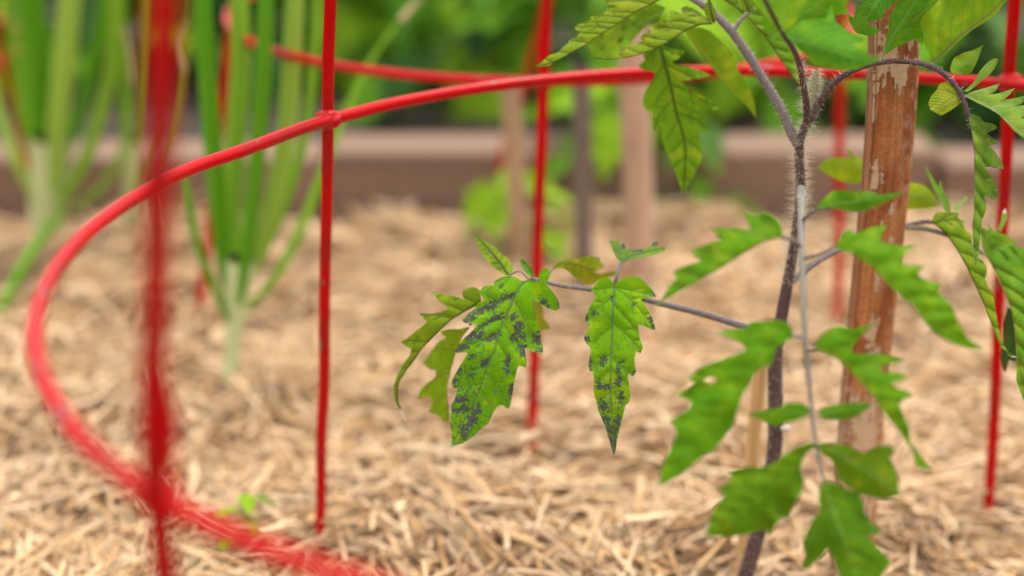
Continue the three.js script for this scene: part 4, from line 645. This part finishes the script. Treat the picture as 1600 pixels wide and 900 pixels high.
leaflet(side, { o: O('1530,354 1540,358 1546,360 1543,348 1550,358 1560,364 1570,366 1586,376 1584,384 1602,390 1618,402 1612,440 1624,500 1628,560 1618,612 1606,640 1597,620 1588,594 1588,556 1586,520 1580,484 1574,466 1564,446 1555,428 1547,410 1536,394'), m: O('1534,394 1549,411 1560,432 1572,460 1582,492 1588,530 1594,580 1604,632'), d: [0.549, 0.538, 0.532], k: [0.5, 0.5], fine: true, col: [0.13, 0.295, 0.012], vein: [0.24, 0.22, 0.03], wave: 1.4, puff: 2.0, fold: 0.6, label: 'large drooping leaflet crossing the red cage leg' });
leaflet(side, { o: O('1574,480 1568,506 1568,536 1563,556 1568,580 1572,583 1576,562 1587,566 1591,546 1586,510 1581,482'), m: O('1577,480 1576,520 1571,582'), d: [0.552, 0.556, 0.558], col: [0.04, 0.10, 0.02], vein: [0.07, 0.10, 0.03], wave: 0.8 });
leaflet(side, { o: O('1414,284 1428,286 1440,288 1456,298 1468,322 1450,327 1414,328'), m: O('1416,306 1440,306 1468,322'), d: [0.572, 0.574, 0.576], col: [0.23, 0.33, 0.008], wave: 0.7 });
leaflet(side, { o: O('1444,256 1452,270 1460,281 1467,292 1469,280 1474,300 1478,312 1480,301 1485,322 1485,334 1477,332 1470,316 1462,302 1454,286'), m: O('1481,334 1468,304 1444,256'), d: [0.549, 0.553, 0.556], col: [0.15, 0.285, 0.014], wave: 0.5 });
leaflet(side, { o: O('1558,360 1564,346 1566,332 1571,325 1574,338 1569,352 1564,362'), m: O('1561,361 1568,344 1571,326'), d: [0.548, 0.550, 0.552], fine: true, col: [0.15, 0.30, 0.03], tip: 0.8, wave: 0.3 });
leaflet(side, { o: O('1487,326 1500,316 1510,306 1512,309 1504,318 1496,330'), m: O('1490,330 1511,307'), d: [0.556, 0.562, 0.568], col: [0.19, 0.36, 0.05], wave: 0.3 });
leaflet(plant, { o: O('1276,262 1290,250 1310,245 1329,248 1324,234 1330,233 1336,244 1350,248 1372,258 1378,272 1366,282 1348,285 1330,287 1310,281 1292,271'), m: O('1378,270 1340,264 1276,262'), d: [0.575, 0.580, 0.586], k: [0.4, 0.2], col: [0.22, 0.34, 0.008], vein: [0.30, 0.36, 0.03], wave: 0.7, name: 'leaflet' });

// near leaf hanging in front of the stem
const front = rib([[1252, 296, 0.5340, 15], [1253, 304, 0.5145, 16], [1253, 318, 0.4908, 16], [1252, 345, 0.4699, 15], [1252, 385, 0.4559, 14], [1254, 430, 0.4476, 13], [1256, 480, 0.4420, 12], [1258, 525, 0.4400, 11], [1262, 570, 0.4380, 10], [1266, 620, 0.4370, 9], [1271, 665, 0.4360, 8], [1275, 695, 0.4350, 7], [1281, 724, 0.4350, 6], [1288, 754, 0.4340, 5]], 'leaf_stalk', greyMat, plant, [260, 0.0014]);
const fs = [[[1253, 345, 0.4699], [1263, 336, 0.4643], [1276, 326, 0.4615]], [[1252, 386, 0.4559], [1240, 376, 0.4504], [1222, 370, 0.4476]], [[1256, 404, 0.4518], [1280, 398, 0.4448], [1302, 387, 0.4410]], [[1258, 528, 0.4400], [1248, 526, 0.4380], [1238, 525, 0.4360]], [[1260, 546, 0.4390], [1268, 547, 0.4370], [1276, 545, 0.4360]], [[1275, 694, 0.4350], [1268, 696, 0.4340], [1260, 700, 0.4340]]];
for (const s of fs) rib(s.map((q, i) => [...q, 7 - i]), 'leaflet_stalk', petMat, front, [40, 0.001]);
leaflet(front, { o: O('1272,326 1282,315 1300,298 1316,297 1334,299 1354,299 1376,304 1400,301 1413,301 1392,312 1370,322 1346,331 1324,329 1292,325'), m: O('1272,326 1310,318 1350,312 1413,301'), d: [0.4615, 0.4532, 0.4504], k: [0.9, 0.2], col: [0.096, 0.250, 0.005], wave: 1.2, puff: 1.6 });
leaflet(front, { o: O('1222,370 1223,356 1216,344 1202,334 1192,332 1180,335 1163,330 1168,346 1174,358 1162,358 1144,355 1124,355 1110,358 1122,366 1132,373 1116,378 1096,384 1077,390 1088,398 1098,406 1080,412 1051,424 1058,434 1046,446 1036,466 1016,486 996,502 976,514 1000,500 1024,480 1040,469 1066,453 1100,435 1130,417 1160,397 1180,385 1196,377 1212,373'), m: O('1222,371 1196,377 1180,385 1160,397 1130,417 1100,435 1066,453 1040,469 1010,492 976,514'), d: [0.4476, 0.4400, 0.4340], k: [0.4, 0.4], col: [0.109, 0.270, 0.004], vein: [0.19, 0.20, 0.03], vw: 1.4, fold: 0.9, wave: 1.6, puff: 1.7 });
leaflet(front, { o: O('1302,387 1310,376 1316,362 1330,358 1334,364 1346,362 1366,354 1385,352 1378,366 1376,376 1392,382 1410,385 1433,382 1418,392 1410,400 1408,412 1426,415 1445,415 1434,426 1438,434 1454,440 1471,445 1466,456 1478,468 1488,478 1494,496 1504,516 1516,532 1537,545 1520,546 1500,541 1476,530 1456,516 1440,496 1424,474 1412,468 1392,448 1370,424 1350,408 1330,396 1312,391'), m: O('1302,387 1330,391 1370,415 1404,448 1430,472 1450,493 1480,519 1537,545'), d: [0.4410, 0.4370, 0.4340], k: [0.35, 0.2], col: [0.109, 0.270, 0.004], vein: [0.15, 0.28, 0.01], vw: 1.3, wave: 1.7, puff: 1.7, label: 'toothed leaflet hanging across the split stake' });
leaflet(front, { o: O('1240,524 1238,514 1230,504 1212,499 1192,502 1176,502 1168,506 1168,512 1144,516 1118,519 1134,525 1152,532 1164,541 1165,548 1144,556 1124,562 1106,568 1092,576 1075,592 1086,598 1072,608 1054,617 1068,622 1080,628 1078,638 1064,646 1047,659 1056,670 1057,682 1050,698 1042,712 1034,734 1029,759 1046,752 1066,740 1086,724 1102,708 1112,708 1124,694 1136,678 1148,660 1153,640 1160,616 1174,596 1180,582 1192,574 1205,572 1209,560 1213,542 1224,536 1238,528'), m: O('1240,525 1210,540 1180,570 1150,610 1110,665 1070,715 1030,758'), d: [0.4360, 0.4300, 0.4260], k: [0.25, 0.3], col: [0.096, 0.255, 0.003], vein: [0.13, 0.30, 0.01], wave: 1.5, puff: 1.7, hole: [1110, 594, 10, 5], label: 'broad toothed leaflet with a small hole' });
leaflet(front, { o: O('1270,545 1280,528 1292,516 1304,510 1318,509 1328,514 1346,511 1367,505 1354,516 1342,528 1330,544 1332,552 1346,553 1370,552 1394,556 1415,563 1398,568 1378,570 1376,580 1392,582 1408,584 1421,590 1408,594 1394,598 1400,606 1416,610 1427,617 1414,624 1404,630 1410,646 1418,660 1422,674 1422,690 1436,708 1446,722 1457,735 1448,735 1430,728 1428,710 1416,690 1400,668 1382,646 1364,618 1346,598 1326,576 1310,562 1290,552'), m: O('1270,545 1310,557 1335,579 1360,606 1385,640 1415,682 1456,735'), d: [0.4360, 0.4310, 0.4290], k: [0.4, 0.2], col: [0.092, 0.245, 0.003], vein: [0.16, 0.25, 0.01], vw: 1.3, wave: 1.7, puff: 1.7 });
leaflet(front, { o: O('1266,648 1262,634 1248,629 1230,629 1222,636 1200,640 1167,646 1180,652 1192,658 1208,665 1224,662 1246,656'), m: O('1266,646 1220,646 1167,646'), d: [0.4370, 0.4340, 0.4320], k: [0.9, 0.2], col: [0.10, 0.29, 0.004], wave: 0.5 });
leaflet(front, { o: O('1278,646 1284,638 1300,633 1316,631 1340,629 1363,630 1354,640 1336,652 1320,656 1300,656 1284,653'), m: O('1276,646 1316,643 1363,630'), d: [0.4370, 0.4350, 0.4330], k: [0.8, 0.2], col: [0.109, 0.27, 0.004], wave: 0.5 });
leaflet(front, { o: O('1276,692 1264,691 1246,698 1232,706 1218,716 1206,726 1190,730 1170,729 1152,732 1137,739 1144,750 1132,758 1120,764 1132,772 1124,784 1114,796 1109,810 1106,826 1104,837 1124,838 1140,839 1160,836 1190,829 1197,828 1201,837 1210,824 1222,808 1231,813 1236,798 1246,780 1254,766 1256,750 1251,732 1252,722 1259,708 1274,700'), m: O('1276,694 1240,725 1200,760 1150,805 1105,836'), d: [0.4350, 0.4290, 0.4260], k: [0.25, 0.25], col: [0.100, 0.215, 0.003], vein: [0.085, 0.20, 0.005], wave: 1.5, puff: 1.7 });
leaflet(front, { o: O('1276,692 1300,693 1324,695 1334,702 1350,709 1362,700 1378,696 1394,697 1398,705 1390,716 1398,728 1403,748 1405,764 1408,773 1394,778 1378,780 1360,776 1340,772 1322,758 1308,748 1307,732 1300,718 1288,714 1280,704'), m: O('1276,693 1320,715 1360,740 1407,772'), d: [0.4350, 0.4320, 0.4300], k: [0.3, 0.3], col: [0.113, 0.215, 0.003], wave: 1.6, puff: 1.7 });
leaflet(front, { o: O('1287,751 1306,755 1324,764 1342,772 1350,786 1350,800 1360,814 1379,832 1366,835 1356,838 1366,850 1380,864 1393,878 1386,886 1378,900 1364,922 1340,932 1318,912 1308,892 1300,868 1294,857 1280,874 1266,886 1250,891 1258,868 1254,850 1260,830 1270,812 1282,798 1278,776 1281,764'), m: O('1287,751 1300,790 1315,830 1334,880 1345,930'), d: [0.4340, 0.4290, 0.4260], k: [0.3, 0.3], col: [0.090, 0.215, 0.003], wave: 1.6, puff: 1.7 });

renderer.render(scene, camera);
